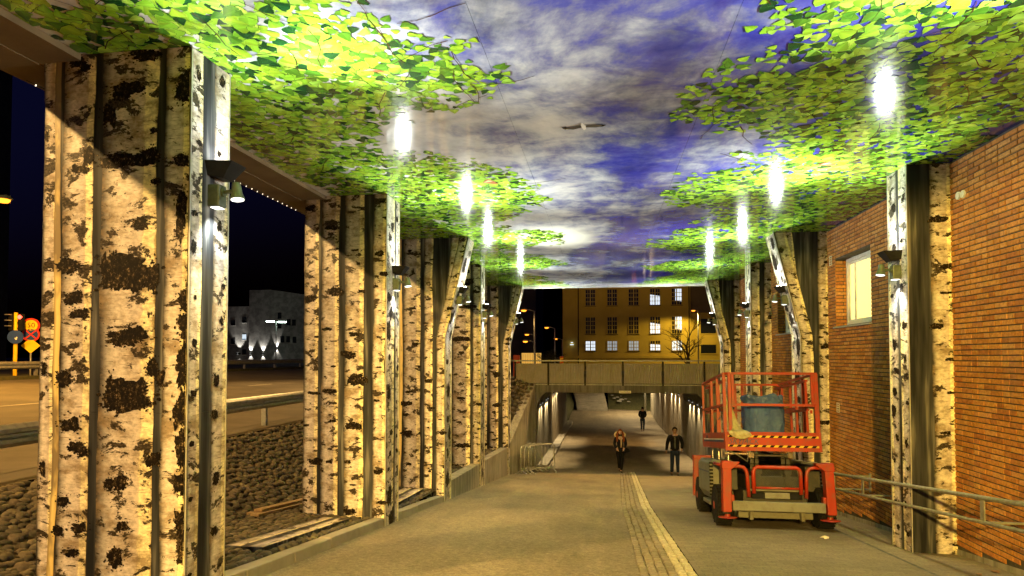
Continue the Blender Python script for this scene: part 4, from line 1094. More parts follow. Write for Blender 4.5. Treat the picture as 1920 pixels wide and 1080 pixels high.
for px in (446, 470, 493, 519.5):
    q = onY(px, 663 if px < 510 else 653, 94.5 if px < 510 else 95.0)
    wl = empty('wall_washer', (q.x, q.y, q.z), {446: 'wall washer on the low part of the grey building', 470: 'wall washer beside the lit window of the grey building', 493: 'wall washer on the taller block of the grey building'}.get(px, 'wall washer behind the twin lamp on the grey building'), 'lamp', 'wall washers on the grey building')
    one('housing', 'dark_metal', wl, lambda b: b.box(q.x - .18, q.x + .18, q.y - .25, q.y + .5, q.z - .12, q.z + .12))
    one('lens', 'lens_small', wl, lambda b: [b.box(q.x - .1, q.x + .1, q.y - .2, q.y, q.z + .121, q.z + .126), b.box(q.x - .1, q.x + .1, q.y - .2, q.y, q.z - .126, q.z - .121)])
    light('SPOT', 'wash_up', (q.x, q.y - .12, q.z + .16), 420, (1, .97, .9), wl, .04, 62, .6, to=(q.x, q.y + .4, q.z + 4)); light('SPOT', 'wash_down', (q.x, q.y - .12, q.z - .16), 90, (1, .97, .9), wl, .04, 70, .6, to=(q.x, q.y + .2, q.z - 2))

# ================================================================== STREET LAMPS
def street_lamp(x, y, z0, h, arm, label, energy=0, c=SODIUM, spot=None, to=None, lens='lens_sodium', group='sodium street lamps', size=.25):
    root = empty('street_lamp', (x, y, z0), label, 'street lamp', group)
    one('pole', 'galvanised', root, lambda b: b.tube([(x, y, z0), (x, y, z0 + h * .5), (x, y, z0 + h)], [.09, .07, .05], 12), smooth=True)
    one('arm', 'galvanised', root, lambda b: b.tube([(x, y, z0 + h - .05), (x + arm * .5, y, z0 + h + .08), (x + arm, y, z0 + h + .1)], .035, 8), smooth=True)
    s_ = 1 if arm > 0 else -1
    hx = x + arm
    one('lamp_head', 'lamp_green', root, lambda b: b.hexa([(hx - .28, y - .13, z0 + h + .06), (hx + .28, y - .13, z0 + h + .06), (hx + .28, y + .13, z0 + h + .06), (hx - .28, y + .13, z0 + h + .06), (hx - .2, y - .08, z0 + h + .2), (hx + .2, y - .08, z0 + h + .2), (hx + .2, y + .08, z0 + h + .2), (hx - .2, y + .08, z0 + h + .2)]), bevel=.03)
    one('lens', lens, root, lambda b: b.lathe((hx, y, z0 + h + .058), (0, 0, -1), [(0, .2), (.05, .19), (.10, .14), (.12, .02)], 16), smooth=True)
    if energy: light('SPOT', 'lamp_light', (hx, y, z0 + h - .12), energy, c, root, size, spot or 165, .3, to=to or (hx, y, z0))
    return root
# seen in the photograph: beyond the bridge and beside the broad pillar
for (px, py, Y, h_), lb, e in (((982, 583, 46, 6.5), 'tallest sodium street lamp beyond the parapet with its arm over the road', 60), ((1025, 615, 62, 6.2), 'sodium street lamp beyond the parapet standing clear against the dark sky', 0), ((1042, 636, 76, 5.5), 'farthest sodium street lamp, next to the yellow building corner', 0), ((988, 628, 60, 6.0), 'sodium street lamp over the lit container beyond the bridge', 0), ((985, 641, 52, 3.6), 'low dazzling sodium lamp in front of the lit container', 60)):
    q = onY(px, py, Y); street_lamp(q.x + .8, Y, q.z - h_, h_, -.8, lb, e)
q = onX(-14, 378, -20); street_lamp(q.x - .5, q.y, .4, q.z - .4, .9, 'sodium street lamp across the road beside the broad pillar', 3600, (1.0, .46, .07))
q = onY(1300, 583, 70.5); street_lamp(q.x + .5, 70.5, -.15, q.z + .15, -.5, 'street lamp by the bare tree lighting the yellow facade', 700, (1.0, .70, .15), 160, (q.x - .6, 71.3, 0))
# lamps out of frame, some added to fill the path, bank and stairs
street_lamp(-12.6, -5.0, .0, 9.2, 1.0, 'roadside sodium street lamp standing behind the viewer, lighting the pillar fronts', 8600, (1.0, .60, .19), 150, (-3, 12, -1))
street_lamp(-12.6, 30.0, .0, 9.2, 1.0, 'roadside sodium street lamp level with the bridge on the road side', 3000, SODIUM, 150, (-3, 26, -2))
street_lamp(-1.4, -8.0, .75, 3.9, .6, 'added unseen sodium lamp at the path entrance, fill light for the path', 11500, (1.0, .61, .11), 62, (4.6, 8.5, -.7))  # added fill light for floor, lift front and brick wall
street_lamp(7.8, 29.2, ZD, 8.6, -.8, 'sodium street lamp on the bridge above the brick wall end', 3400, SODIUM, 150, (1.5, 22, -3))
street_lamp(-12.6, 10.0, .0, 9.2, 1.0, 'added unseen roadside sodium lamp level with the cobble bank', 800, (1.0, .48, .09), 150, (-4, 10, -1))  # added so the pillars throw bands of shade across the path
street_lamp(3.7, 56, -3.5, 3.6, -.9, 'added hidden lamp at the end of the cutting lighting the stairs', 650, (1.0, .74, .36), 160)  # added behind the parapet to brighten stairs and far floor
# twin green-white lamp by the grey building
q = onY(518, 603, 88); r_ = empty('twin_street_lamp', (q.x, 88, .6), 'twin-headed pale green street lamp before the grey building', 'street lamp')
one('pole', 'galvanised', r_, lambda b: b.cyl((q.x, 88, .6), (q.x, 88, q.z), .09, .06)); one('lamp_head', 'lens_green', r_, lambda b: b.box(q.x - 1.5, q.x - .4, 87.8, 88.2, q.z - .05, q.z + .1)); one('lamp_head', 'lens_green', r_, lambda b: b.box(q.x + .4, q.x + 1.5, 87.8, 88.2, q.z - .15, q.z + .0)); one('crossarm', 'galvanised', r_, lambda b: b.box(q.x - 1.0, q.x + 1.0, 87.95, 88.05, q.z - .02, q.z + .04))

# ================================================================== ROADSIDE: guard rails, lights, signs
def guard_rail(x, y0, y1, zfun, ztop, label, posts_, name='guard_rail'):
    root = empty(name, (x, (y0 + y1) / 2, zfun), label, 'guard rail')
    prof = [(0, 0), (.03, .02), (.075, .06), (.075, .11), (.02, .135), (.02, .175), (.075, .20), (.075, .25), (.03, .29), (0, .31)]
    y = y0
    while y < y1 - .1:
        ye = min(y + 4.0, y1)
        def bm_(b):
            for (a, c), (d, e) in zip(prof, prof[1:]):
                b.poly([(x + .06 + a, y, ztop - .31 + c), (x + .06 + d, y, ztop - .31 + e), (x + .06 + d, ye, ztop - .31 + e), (x + .06 + a, ye, ztop - .31 + c)])
        o = one('beam', 'galvanised', root, bm_, fix=False); m_ = o.modifiers.new('thick', 'SOLIDIFY'); m_.thickness = .004
        y = ye
    for yp in posts_: one('post', 'galvanised', root, lambda b: b.box(x - .06, x + .055, yp - .05, yp + .05, zfun - .1, ztop - .01))
guard_rail(-8.05, 0, 24, -.15, .58, 'galvanised guard rail on top of the cobble bank', [2.2, 6.2, 10.2, 14.2, 18.2, 22.2])
guard_rail(-24.2, 4, 72, .68, 1.30, 'low galvanised guard rail on the far verge across the road', [8 + i * 4 for i in range(16)])
# traffic light + signs, on the far verge
Ys = onX(28, 600, -24.8).y
def wp(px, py): return onX(px, py, -24.8)
q = wp(28, 690); t1 = wp(26, 588)
tl = empty('traffic_light', (-24.8, q.y, .65), 'traffic light on an orange-lit pole beyond the far verge, red lamp showing', 'traffic light')
one('pole', 'sign_yellow', tl, lambda b: b.cyl((-24.8, q.y, .65), (-24.8, q.y, t1.z + .05), .075, .07, 12))
hd = one('signal_head', 'sign_black', tl, lambda b: [b.box(-24.74, -24.56, q.y + .02 , q.y + .2, t1.z - .72, t1.z), b.box(-25.08, -24.90, q.y - .1, q.y + .1, t1.z - .72, t1.z)], bevel=.02)
for i, mt in enumerate(('red_light', 'sign_black', 'sign_black')):
    one('signal_lamp', mt, hd, lambda b: b.lathe((-24.64, q.y + .02, t1.z - .14 - i * .24), (.35, -1, 0), [(0, .09), (.02, .08)], 14)); one('visor', 'galvanised', hd, lambda b: b.box(-25.10, -24.90, q.y - .25, q.y - .1, t1.z - .06 - i * .24, t1.z - .03 - i * .24))
kd_ = wp(32, 632); kl = one('keep_right_sign', 'sign_blue', tl, lambda b: b.lathe((-24.7, q.y - .10, kd_.z), (.55, -1, 0), [(0, .29), (.02, .29)], 24))
one('arrow', 'decal_white', kl, lambda b: [b.bar((-24.82, q.y - .16, kd_.z + .14), (-24.66, q.y - .105, kd_.z - .12), .04, .01, (0.55, -1, 0)), b.bar((-24.66, q.y - .105, kd_.z - .12), (-24.64, q.y - .1, kd_.z + .0), .04, .01, (.55, -1, 0))])
sp_ = wp(57, 688)
sn = empty('road_sign', (-24.8, sp_.y, .65), 'sign post with speed limit 50, no stopping disc and yellow diamond', 'sign')
nrm = Vector((.62, -.78, 0)).normalized(); tx = Vector((.78, .62, 0)).normalized()
one('pole', 'galvanised', sn, lambda b: b.cyl((-24.8, sp_.y, .65), (-24.8, sp_.y, wp(54, 605).z), .035, .035, 10))
def disc(name, z, r, mat, off, parent=sn): return one(name, mat, parent, lambda b: b.lathe(Vector((-24.8, sp_.y, z)) + nrm * (.045 + off), nrm, [(0, r), (.012, r)], 28))
z1_, z2_, z3_ = wp(54, 610).z, wp(54, 627).z, wp(54, 648).z
d1 = disc('speed_disc', z1_, .32, 'sign_red', 0); disc('speed_face', z1_, .235, 'sign_yellow', .012, d1)
rotz = math.atan2(tx.y, tx.x)
c_ = Vector((-24.8, sp_.y, z1_)) + nrm * .072
text_mesh('speed_number', '50', .30, 'sign_black', d1, c_ - wloc(d1), (R(90), 0, rotz), .002)
d2 = disc('no_stopping_disc', z2_, .32, 'sign_red', 0); disc('no_stopping_face', z2_, .25, 'sign_blue', .012, d2)
one('cross', 'sign_red', d2, lambda b: [b.bar(Vector((-24.8, sp_.y, z2_)) + nrm * .073 + tx * .17 * k - Vector((0, 0, .17)), Vector((-24.8, sp_.y, z2_)) + nrm * .073 - tx * .17 * k + Vector((0, 0, .17)), .05, .006, nrm) for k in (-1, 1)])
one('priority_diamond', 'sign_yellow', sn, lambda b: [b.hexa([o_ + nrm * n_ for n_ in (.045, .06) for o_ in [Vector((-24.8, sp_.y, z3_)) + tx * dx + Vector((0, 0, dz)) for dx, dz in ((-.34, 0), (0, -.34), (.34, 0), (0, .34))]])])
# dark tower at the left frame edge
o = one('tower_block', 'roof_dark', None, lambda b: [b.box(-90, -70.6, 52, 66, .3, 40)] + [b.box(-70.59, -70.5, 53 + i * 2.2, 54.2 + i * 2.2, 4 + k * 3, 5.5 + k * 3) for i in range(5) for k in range(8)]); tag(o, 'unlit dark tower block beyond the traffic light', 'building')

# lit container, box, hedge and signal beyond the bridge
q = onY(997, 668, 58); ct = one('lit_container', 'container_sign', None, lambda b: b.box(q.x - .95, q.x + .80, 58, 59, q.z - 2.2, q.z + .30), bevel=.02); tag(ct, 'lit yellow container with ribbed front beyond the bridge parapet', 'container')
one('rib', 'sign_black', ct, lambda b: [b.box(q.x - .9 + i * .16, q.x - .88 + i * .16, 57.96, 57.999, q.z - 2.1, q.z + .2) for i in range(11)])
q = onY(968, 674, 50); o = one('orange_cabinet', 'orange_box', None, lambda b: b.box(q.x - .25, q.x + .25, 50, 50.5, -.15, q.z + .35), bevel=.02); tag(o, 'small orange cabinet next to the lit container', 'cabinet')
q = onY(1053, 676, 48); o = one('hazard_marker', 'sign_yellow', None, lambda b: [b.box(q.x - .14, q.x + .14, 48, 48.03, q.z - .3, q.z + .3), b.box(q.x - .03, q.x + .03, 48.03, 48.08, -.15, q.z + .3)]); tag(o, 'striped red and yellow hazard marker above the parapet', 'sign')
one('stripe', 'sign_red', o, lambda b: [b.hexa([(q.x - .14, 47.99, q.z - .25 + i * .2), (q.x + .14, 47.99, q.z - .17 + i * .2), (q.x + .14, 47.998, q.z - .17 + i * .2), (q.x - .14, 47.998, q.z - .25 + i * .2), (q.x - .14, 47.99, q.z - .16 + i * .2), (q.x + .14, 47.99, q.z - .08 + i * .2), (q.x + .14, 47.998, q.z - .08 + i * .2), (q.x - .14, 47.998, q.z - .16 + i * .2)]) for i in range(3)])
q = onY(1072, 645, 73.5); wl = one('facade_lamp', 'pane_lit', None, lambda b: [b.box(q.x - .12, q.x + .12, 73.7, 74.0, q.z + .14, q.z + .22), b.box(q.x - .2, q.x + .2, 73.6, 74.0, q.z - .12, q.z - .02)], bevel=.01); tag(wl, 'small white facade lamp on the yellow building corner', 'lamp')
# shrubs with bare twigs above the parapet
def twiggy(name, base, h, w, n, seed, label, cat, trunk=.03, mat='bark_dark'):
    rnd = random.Random(seed); root = empty(name, base, label, cat); b = MB(); tb = MB()
    def grow(p, d, L, r, dep):
        pts = [p]; q = p
        for _ in range(3):
            d = (d + Vector((rnd.uniform(-.2, .2), rnd.uniform(-.2, .2), rnd.uniform(-.05, .15)))).normalized(); q = q + d * L / 3; pts.append(q)
        (tb if dep == 0 else b).tube(pts, [r, r * .85, r * .7, r * .55], 6 if dep < 2 else 4)
        if dep >= 4 or L < .12: return
        for _ in range(n if dep else n + 2):
            k = rnd.choice((1, 2, 3, 3)); a = rnd.uniform(0, 6.28); tilt = rnd.uniform(.35, .95)
            x = Vector((math.cos(a), math.sin(a), 0)); nd = (d * math.cos(tilt) + x * math.sin(tilt) * w).normalized()
            grow(pts[k], nd, L * rnd.uniform(.5, .72), r * .5, dep + 1)
    grow(Vector(base), Vector((0, 0, 1)), h * .42, trunk, 0)
    tb.build('trunk', mat, root); b.build('crown', mat, root)
    return root
q = onY(1291, 690, 60); twiggy('bare_tree', (q.x, 60, -.15), 6.2, 1.0, 4, 11, 'bare winter tree in front of the lit yellow facade', 'tree', .15)
for px, sd, lb in ((1030, 3, 'dark bare shrub between hazard marker and lit container'), (1048, 4, 'dark bare shrub next to the yellow building corner'), (1020, 5, 'low dark shrub in front of the lit container')):
    q = onY(px, 690, 56); twiggy('bare_shrub', (q.x, 56, -.15), 2.6, 1.3, 5, sd, lb, 'shrub', .06, 'hedge')

# ================================================================== SCISSOR LIFT (front faces the viewer)
LX, LY = 2.88, 11.05
lift = empty('scissor_lift', (LX, LY, path_z(LY)), 'worn orange and grey scissor lift with outriggers parked on the paving', 'lift')
lift.rotation_euler = (-math.atan(SL), 0, 0)
def L1(name, mat, fn, parent=lift, **kw): return one(name, mat, parent, fn, local=True, **kw)
# chassis
ch = L1('chassis', 'lift_dark', lambda b: [b.box(-.52, .52, .10, 2.45, .30, .62), b.box(-.45, .45, .2, 2.35, .62, .86)], bevel=.02)
L1('tow_plate', 'lift_grey', lambda b: [b.box(-.20, .20, -.05, .09, .50, .60), b.box(-.46, .46, .0, .08, .615, .65)], ch, bevel=.008)
for x_ in (-.40, .21): L1('fork_pocket', 'sign_black', lambda b: b.box(x_, x_ + .19, -.03, .05, .50, .60), ch)
L1('bumper', 'lift_grey', lambda b: b.box(-.735, .735, -.12, .0, .295, .455), bevel=.012)
L1('axle_beam', 'lift_grey', lambda b: [b.box(-.60, .60, .12, .30, .16, .30), b.box(-.44, -.38, .0, .12, .14, .29), b.box(.38, .44, .0, .12, .14, .29)], bevel=.01)
for s_ in (-1, 1):
    # outrigger: tapered orange column with flared head, foot pad on a screw
    ou = L1('outrigger', 'lift_orange', lambda b: [b.prism([(s_ * .755, .27), (s_ * .895, .27), (s_ * .875, 1.11), (s_ * .735, 1.11)], 'y', -.14, .04), b.prism([(s_ * .885, 1.10), (s_ * .895, .97), (s_ * .735, .97), (s_ * .62, 1.06), (s_ * .60, 1.10)], 'y', -.145, .045), b.box(*sorted((s_ * .70, s_ * .755)), -.11, .0, .44, .55)], bevel=.01)
    L1('foot_pad', 'lift_orange', lambda b: [b.lathe((s_ * .81, -.05, .165), (0, 0, 1), [(0, .13), (.012, .155), (.022, .15), (.03, .05), (.10, .035)], 24)], ou); L1('foot_collar', 'lift_dark', lambda b: b.cyl((s_ * .825, -.05, .235), (s_ * .825, -.05, .272), .06, .075), ou)
    # bent guard tube beside the grille
    L1('side_guard', 'lift_orange', lambda b: b.tube([(s_ * .76, -.05, 1.02), (s_ * .60, -.05, 1.02), (s_ * .53, -.05, 1.005), (s_ * .49, -.05, .96), (s_ * .475, -.05, .90), (s_ * .455, -.05, .52)], .03, 12), smooth=True)
    # rear outrigger
    L1('outrigger', 'lift_orange', lambda b: [b.prism([(s_ * .85, .28), (s_ * .99, .28), (s_ * .97, 1.10), (s_ * .83, 1.10)], 'y', 2.62, 2.80), b.box(*sorted((s_ * .60, s_ * .98)), 2.61, 2.81, 1.04, 1.12)], bevel=.01)
    L1('side_tube', 'lift_orange', lambda b: b.tube([(s_ * .80, .02, 1.02), (s_ * .88, .03, 1.03), (s_ * .93, .35, 1.05)], .03, 10), smooth=True)
    # power tray between the wheels
    tr_ = L1('side_box', 'lift_grey', lambda b: b.prism([(s_ * .55, .42), (s_ * .86, .36), (s_ * .96, .52), (s_ * .96, 1.02), (s_ * .90, 1.09), (s_ * .55, 1.09)], 'y', .72, 2.05), bevel=.02)
    L1('stripe', 'ink_navy', lambda b: b.box(*sorted((s_ * .955, s_ * .963)), .74, 2.0, .86, .885), tr_); L1('vent_edge', 'sign_black', lambda b: [b.box(*sorted((s_ * .90, s_ * .965)), .705, .722, .46 + i * .062, .495 + i * .062) for i in range(10)], tr_)
    L1('front_door', 'lift_dark', lambda b: b.box(*sorted((s_ * .56, s_ * .80)), .30, .72, .60, 1.02), tr_, bevel=.01); L1('foot_step', 'lift_grey', lambda b: b.box(*sorted((s_ * .70, s_ * .93)), .95, 1.75, .27, .34), tr_, bevel=.01)
    for yw in (.36, 2.36):
        wh = L1('wheel', 'black_rubber', lambda b: b.lathe((s_ * .68, yw, .335), (s_, 0, 0), [(0, .20), (.0, .29), (.03, .33), (.06, .338), (.21, .338), (.25, .325), (.275, .28), (.28, .215), (.25, .20)], 36))
        L1('rim', 'lift_orange', lambda b: b.lathe((s_ * .70, yw, .335), (s_, 0, 0), [(0, .205), (.235, .205), (.255, .19), (.22, .15), (.21, .08), (.26, .07), (.265, .02)], 28), wh)
        L1('tread', 'black_rubber', lambda b: [b.bar((s_ * .70, yw + math.cos(a) * .338, .335 + math.sin(a) * .338), (s_ * .94, yw + math.cos(a + .16) * .338, .335 + math.sin(a + .16) * .338), .035, .03, (0, math.cos(a), math.sin(a))) for a in [i * .2417 for i in range(26)] if math.sin(a) > -.985], wh)
# centre grille
gl = L1('grille_guard', 'lift_orange', lambda b: [b.tube([(-.375, -.07, .58), (-.375, -.07, .94), (-.355, -.07, .99), (-.31, -.07, 1.015), (.31, -.07, 1.015), (.355, -.07, .99), (.375, -.07, .94), (.375, -.07, .58)], .032, 12), b.tube([(-.375, -.07, .675), (.375, -.07, .675)], .02, 10)], smooth=True)
def mesh_(b):
    n = 17
    for k in range(-12, n + 12):
        for d in (-1, 1):
            x = -.35 + k * .7 / n; x2 = x + d * .31 * 1.7
            a, c = (x, .69), (x2, 1.0)
            pts = []
            for t0 in (0, 1):
                pass
            # clip to the frame
            ts = [0, 1]
            lo, hi = 0.0, 1.0
            if x2 != x:
                ta, tb_ = sorted(((-.35 - x) / (x2 - x), (.35 - x) / (x2 - x))); lo, hi = max(lo, ta), min(hi, tb_)
            if hi - lo > .03: b.bar((x + (x2 - x) * lo, -.07, .69 + .31 * lo), (x + (x2 - x) * hi, -.07, .69 + .31 * hi), .0042, .0042)
L1('grille_mesh', 'lift_dark', mesh_, gl)
# scissor stack
sc = L1('scissor_arm', 'lift_dark', lambda b: [b.bar((x, .35 + (.0 if k % 2 else 1.75), .90 + .10 * (k // 2)), (x, .35 + (1.75 if k % 2 else .0), 1.00 + .10 * (k // 2)), .06, .085) for x in (-.30, .30, -.22, .22) for k in range(6)])
L1('scissor_pin', 'chrome', lambda b: [b.cyl((-.34, .32, 1.20), (.34, .32, 1.20), .022), b.cyl((-.34, 1.2, 1.10), (.34, 1.2, 1.10), .022), b.box(-.36, -.28, .27, .40, 1.16, 1.25), b.box(.28, .36, .27, .40, 1.16, 1.25)], sc)
for s_ in (-1, 1): L1('slide_bracket', 'lift_dark', lambda b: [b.box(*sorted((s_ * .30, s_ * .18)), .15, .30, .895, 1.02), b.prism([(s_ * .30, .62), (s_ * .16, .62), (s_ * .21, .90), (s_ * .28, .90)], 'y', .16, .28)], sc)
# platform
pf = L1('platform', 'lift_orange', lambda b: [b.box(-.77, .73, .0, .04, 1.30, 1.585), b.box(-.80, -.765, .0, 2.45, 1.30, 1.585), b.box(.725, .76, .0, 2.45, 1.30, 1.585), b.box(-.77, .73, 2.41, 2.45, 1.30, 1.585)], bevel=.006)
L1('deck_plate', 'lift_dark', lambda b: b.box(-.77, .73, .03, 2.42, 1.42, 1.45), pf)
L1('edge_strip', 'lift_orange', lambda b: b.box(-.79, .75, -.015, .06, 1.585, 1.60), pf); L1('edge_strip', 'lift_orange', lambda b: b.box(-.80, .76, -.02, .0, 1.28, 1.31), pf)
for zz in (1.505, 1.345):
    hz = L1('hazard_tape', 'lift_yellow', lambda b: b.box(-.755, .715, -.004, .001, zz, zz + .034), pf)
    L1('hazard_stripe', 'sign_black', lambda b: [b.hexa([(x, -.0055, zz), (x + .065, -.0055, zz), (x + .065, -.0042, zz), (x, -.0042, zz), (x + .03, -.0055, zz + .034), (x + .095, -.0055, zz + .034), (x + .095, -.0042, zz + .034), (x + .03, -.0042, zz + .034)]) for x in [-.75 + i * .134 for i in range(11)]], hz)
text_mesh('maker_name', 'SKYJACK', .125, 'ink_navy', pf, (-.50, -.003, 1.435), (R(90), 0, 0), .0015, .98, .35)
L1('side_stripe', 'decal_white', lambda b: b.box(-.803, -.8005, .15, 2.3, 1.455, 1.475), pf); L1('side_stripe', 'ink_navy', lambda b: b.box(-.803, -.8005, .15, 2.3, 1.415, 1.453), pf)
text_mesh('maker_name', 'SKYJACK', .07, 'ink_navy', pf, (-.802, 1.9, 1.51), (R(90), 0, R(-90)), .001, .98, .35)
# guard rails: separate rail frames
def sq(b, a, c, w=.042): b.bar(a, c, w, w)
ZT = 2.60
L1('front_rail', 'lift_orange', lambda b: [sq(b, (-.66, .02, ZT), (.70, .02, ZT)), sq(b, (-.64, .02, 2.06), (.70, .02, 2.06)), sq(b, (-.645, .02, 2.02), (-.645, .02, ZT)), sq(b, (.70, .02, 1.58), (.70, .02, ZT)), sq(b, (.655, .02, 2.06), (.655, .02, ZT))], pf)
L1('gate_post', 'lift_orange', lambda b: [sq(b, (-.70, .02, 1.58), (-.70, .02, ZT + .02), .05), sq(b, (-.775, .10, 1.58), (-.775, .10, ZT - .02), .05), sq(b, (-.70, .02, ZT), (-.775, .10, ZT))], pf)
for s_, x in ((-1, -.78), (1, .74)):
    L1('side_rail', 'lift_orange', lambda b: [sq(b, (x, .06, ZT), (x, 2.43, ZT)), sq(b, (x, .06, 2.06), (x, 2.43, 2.06))] + [sq(b, (x, y, 1.58), (x, y, ZT)) for y in ((.75, 1.35, 2.40) if s_ < 0 else (.06, .8, 1.6, 2.40))], pf)
    L1('inner_rail', 'lift_orange', lambda b: [sq(b, (x - s_ * .07, .35, ZT - .09), (x - s_ * .07, 2.4, ZT - .09)), sq(b, (x - s_ * .07, .35, 2.0), (x - s_ * .07, 2.4, 2.0))] + [sq(b, (x - s_ * .07, y, 1.58), (x - s_ * .07, y, ZT - .09)) for y in (.42, 1.0, 1.9)], pf)
L1('back_rail', 'lift_orange', lambda b: [sq(b, (-.78, 2.43, ZT), (.74, 2.43, ZT)), sq(b, (-.78, 2.43, 2.06), (.74, 2.43, 2.06)), sq(b, (-.12, 2.43, 1.58), (-.12, 2.43, ZT)), sq(b, (.02, 2.43, 1.58), (.02, 2.43, ZT)), sq(b, (.4, 2.43, 1.58), (.4, 2.43, ZT))], pf)
cb_ = L1('control_box', 'frame_white', lambda b: b.box(-.70, -.45, 1.0, 1.25, 2.32, 2.50), pf, bevel=.02)
L1('cable', 'lift_grey', lambda b: [b.tube([(-.70, .25, 2.30), (-.69, .12, 2.0), (-.66, .06, 1.75), (-.69, -.02, 1.62), (-.66, .04, 1.5)], .008, 6), b.tube([(-.75, .3, 1.95), (-.78, .8, 1.80), (-.76, 1.3, 1.68), (-.76, 1.6, 1.75)], .008, 6), b.tube([(-.76, .05, 1.30), (-.60, -.02, 1.20), (-.45, .0, 1.10), (-.40, .05, 1.28)], .008, 6)], pf)
for x_, y_ in ((-.72, 1.1), (-.70, 1.9), (-.70, .3)): L1('support_rod', 'chrome', lambda b: b.cyl((x_, y_, 1.02), (x_, y_, 1.32), .02), pf)
L1('hose_bar', 'chrome', lambda b: b.box(-.80, -.40, .04, .07, 1.215, 1.24), pf)
L1('reflector', 'lift_orange', lambda b: b.box(.60, .64, .0, .01, 1.92, 1.98), pf)
L1('drip_tray', 'lift_dark', lambda b: b.hexa([(.42, .0, 1.085), (.80, .0, 1.05), (.80, .5, 1.05), (.42, .5, 1.085), (.42, .0, 1.105), (.80, .0, 1.07), (.80, .5, 1.07), (.42, .5, 1.105)]))
# blue plastic bag on the platform: lofted, crumpled sack with a folded open rim
Ml = Matrix.Translation(lift.location) @ Matrix.Rotation(-math.atan(SL), 4, 'X')
def bagf(b):
    rings = 30; n = 56
    prof = [(0, .78), (.02, .92), (.10, 1.0), (.35, 1.02), (.6, 1.0), (.78, 1.02), (.85, .94), (.90, 1.02), (.97, 1.05), (1.0, .98), (.95, .86), (.86, .78)]
    P_ = []
    for i in range(rings + 1):
        t_ = i / rings * (len(prof) - 1); k = min(int(t_), len(prof) - 2); f_ = t_ - k
        P_.append((prof[k][0] * (1 - f_) + prof[k + 1][0] * f_, prof[k][1] * (1 - f_) + prof[k + 1][1] * f_))
    vs = []
    for h_, r_ in P_:
        for j in range(n):
            a = 2 * math.pi * j / n
            cx_, cy_ = math.copysign(abs(math.cos(a)) ** .7, math.cos(a)), math.copysign(abs(math.sin(a)) ** .7, math.sin(a))
            v_ = Vector((math.cos(a) * 1.6, math.sin(a) * 1.6, h_ * 1.5))
            cr = 1 + .09 * noise.noise(v_ * 1.3 + Vector((5, 0, 0))) + .11 * (1 - abs(noise.noise(v_ * 3.1 + Vector((0, h_ * 2, 0))) * 2)) + .06 * (1 - abs(noise.noise(v_ * 7.5) * 2)) - .06
            rim = .028 * noise.noise(Vector((math.cos(a) * 2, math.sin(a) * 2, 7))) * (h_ > .8)
            vs.append(Ml @ Vector((.0 + cx_ * .325 * r_ * cr - .02, .62 + cy_ * .27 * r_ * cr, 1.452 + h_ * (.80 + rim * 1.6) + rim * .6)))
    b.mesh(vs, [(i * n + j, i * n + (j + 1) % n, (i + 1) * n + (j + 1) % n, (i + 1) * n + j) for i in range(rings) for j in range(n)] + [tuple(range(n))] + [tuple(reversed(range(rings * n, rings * n + n)))])
o = one('plastic_bag', 'bag_blue', None, bagf, smooth=True); tag(o, 'crumpled dark blue plastic sack standing on the lift platform', 'bag')
# pale cloth hung over the front edge
def tarpf(b):
    nu, nv = 22, 30; vs = []
    path_ = [(-.02, .36, 2.20), (-.02, .25, 1.95), (-.02, .16, 1.75), (.0, .07, 1.63), (.0, -.035, 1.61), (.0, -.06, 1.57), (.0, -.05, 1.545)]
    for i in range(nv + 1):
        t_ = i / nv * (len(path_) - 1); k = min(int(t_), len(path_) - 2); f_ = t_ - k
        q = Vector(path_[k]).lerp(Vector(path_[k + 1]), f_); tt = i / nv
        w = .10 + .25 * min(1, tt * 1.25) ** 1.3; c = -.69 + .14 * tt
        for j in range(nu + 1):
            s_ = j / nu - .5
            wr = .03 * noise.noise(Vector((s_ * 7, tt * 3.2, 1))) + .018 * noise.noise(Vector((s_ * 16, tt * 6, 4)))
            hem = -(.07 * (1 - (s_ * 2) ** 2)) * tt ** 5
            vs.append(Ml @ Vector((c + s_ * w, q.y - abs(wr) - .003 - (.02 if tt > .62 else 0), q.z + wr * .6 * (tt < .6) + hem)))
    b.mesh(vs, [(i * (nu + 1) + j, i * (nu + 1) + j + 1, (i + 1) * (nu + 1) + j + 1, (i + 1) * (nu + 1) + j) for i in range(nv) for j in range(nu)])
o = one('cloth', 'tarp', None, tarpf, smooth=True, fix=False); tag(o, 'dirty pale yellow cloth draped over the lift platform edge', 'cloth'); o.modifiers.new('thick', 'SOLIDIFY').thickness = .006

# ================================================================== LOOSE THINGS
# printed boards lying on the cobbles
def board(px, label, seed):
    q = [onZ(x, y, z) for x, y, z in px]
    c = sum(q, Vector()) / 4; c.z = min(v_.z for v_ in q)
    root = empty('printed_board', c, label, 'board', None)
    up_ = (q[1] - q[0]).cross(q[3] - q[0]).normalized(); up_ = up_ if up_.z > 0 else -up_
    one('sheet', 'wood_blur', root, lambda b: b.hexa([v_ - up_ * .02 for v_ in q] + [v_ for v_ in q]))
    b = MB(); uvs = []
    def fr_(u, z, lay): return q[0].lerp(q[1], z).lerp(q[3].lerp(q[2], z), u) + up_ * .0015 * lay
    for k, (u0, u1) in enumerate(((.04, .34), (.62, .97))): trunk_strip(b, fr_, lambda z: (u0 + u1) / 2, u1 - u0, .01, .99, 1 + .2 * k, seed + k, uvs, .02)
    build_uv(b, 'trunk_print', 'birch_bark', root, uvs)
lz = lambda y: left_z(y) + .055
def bq(x, y): return (x, y)
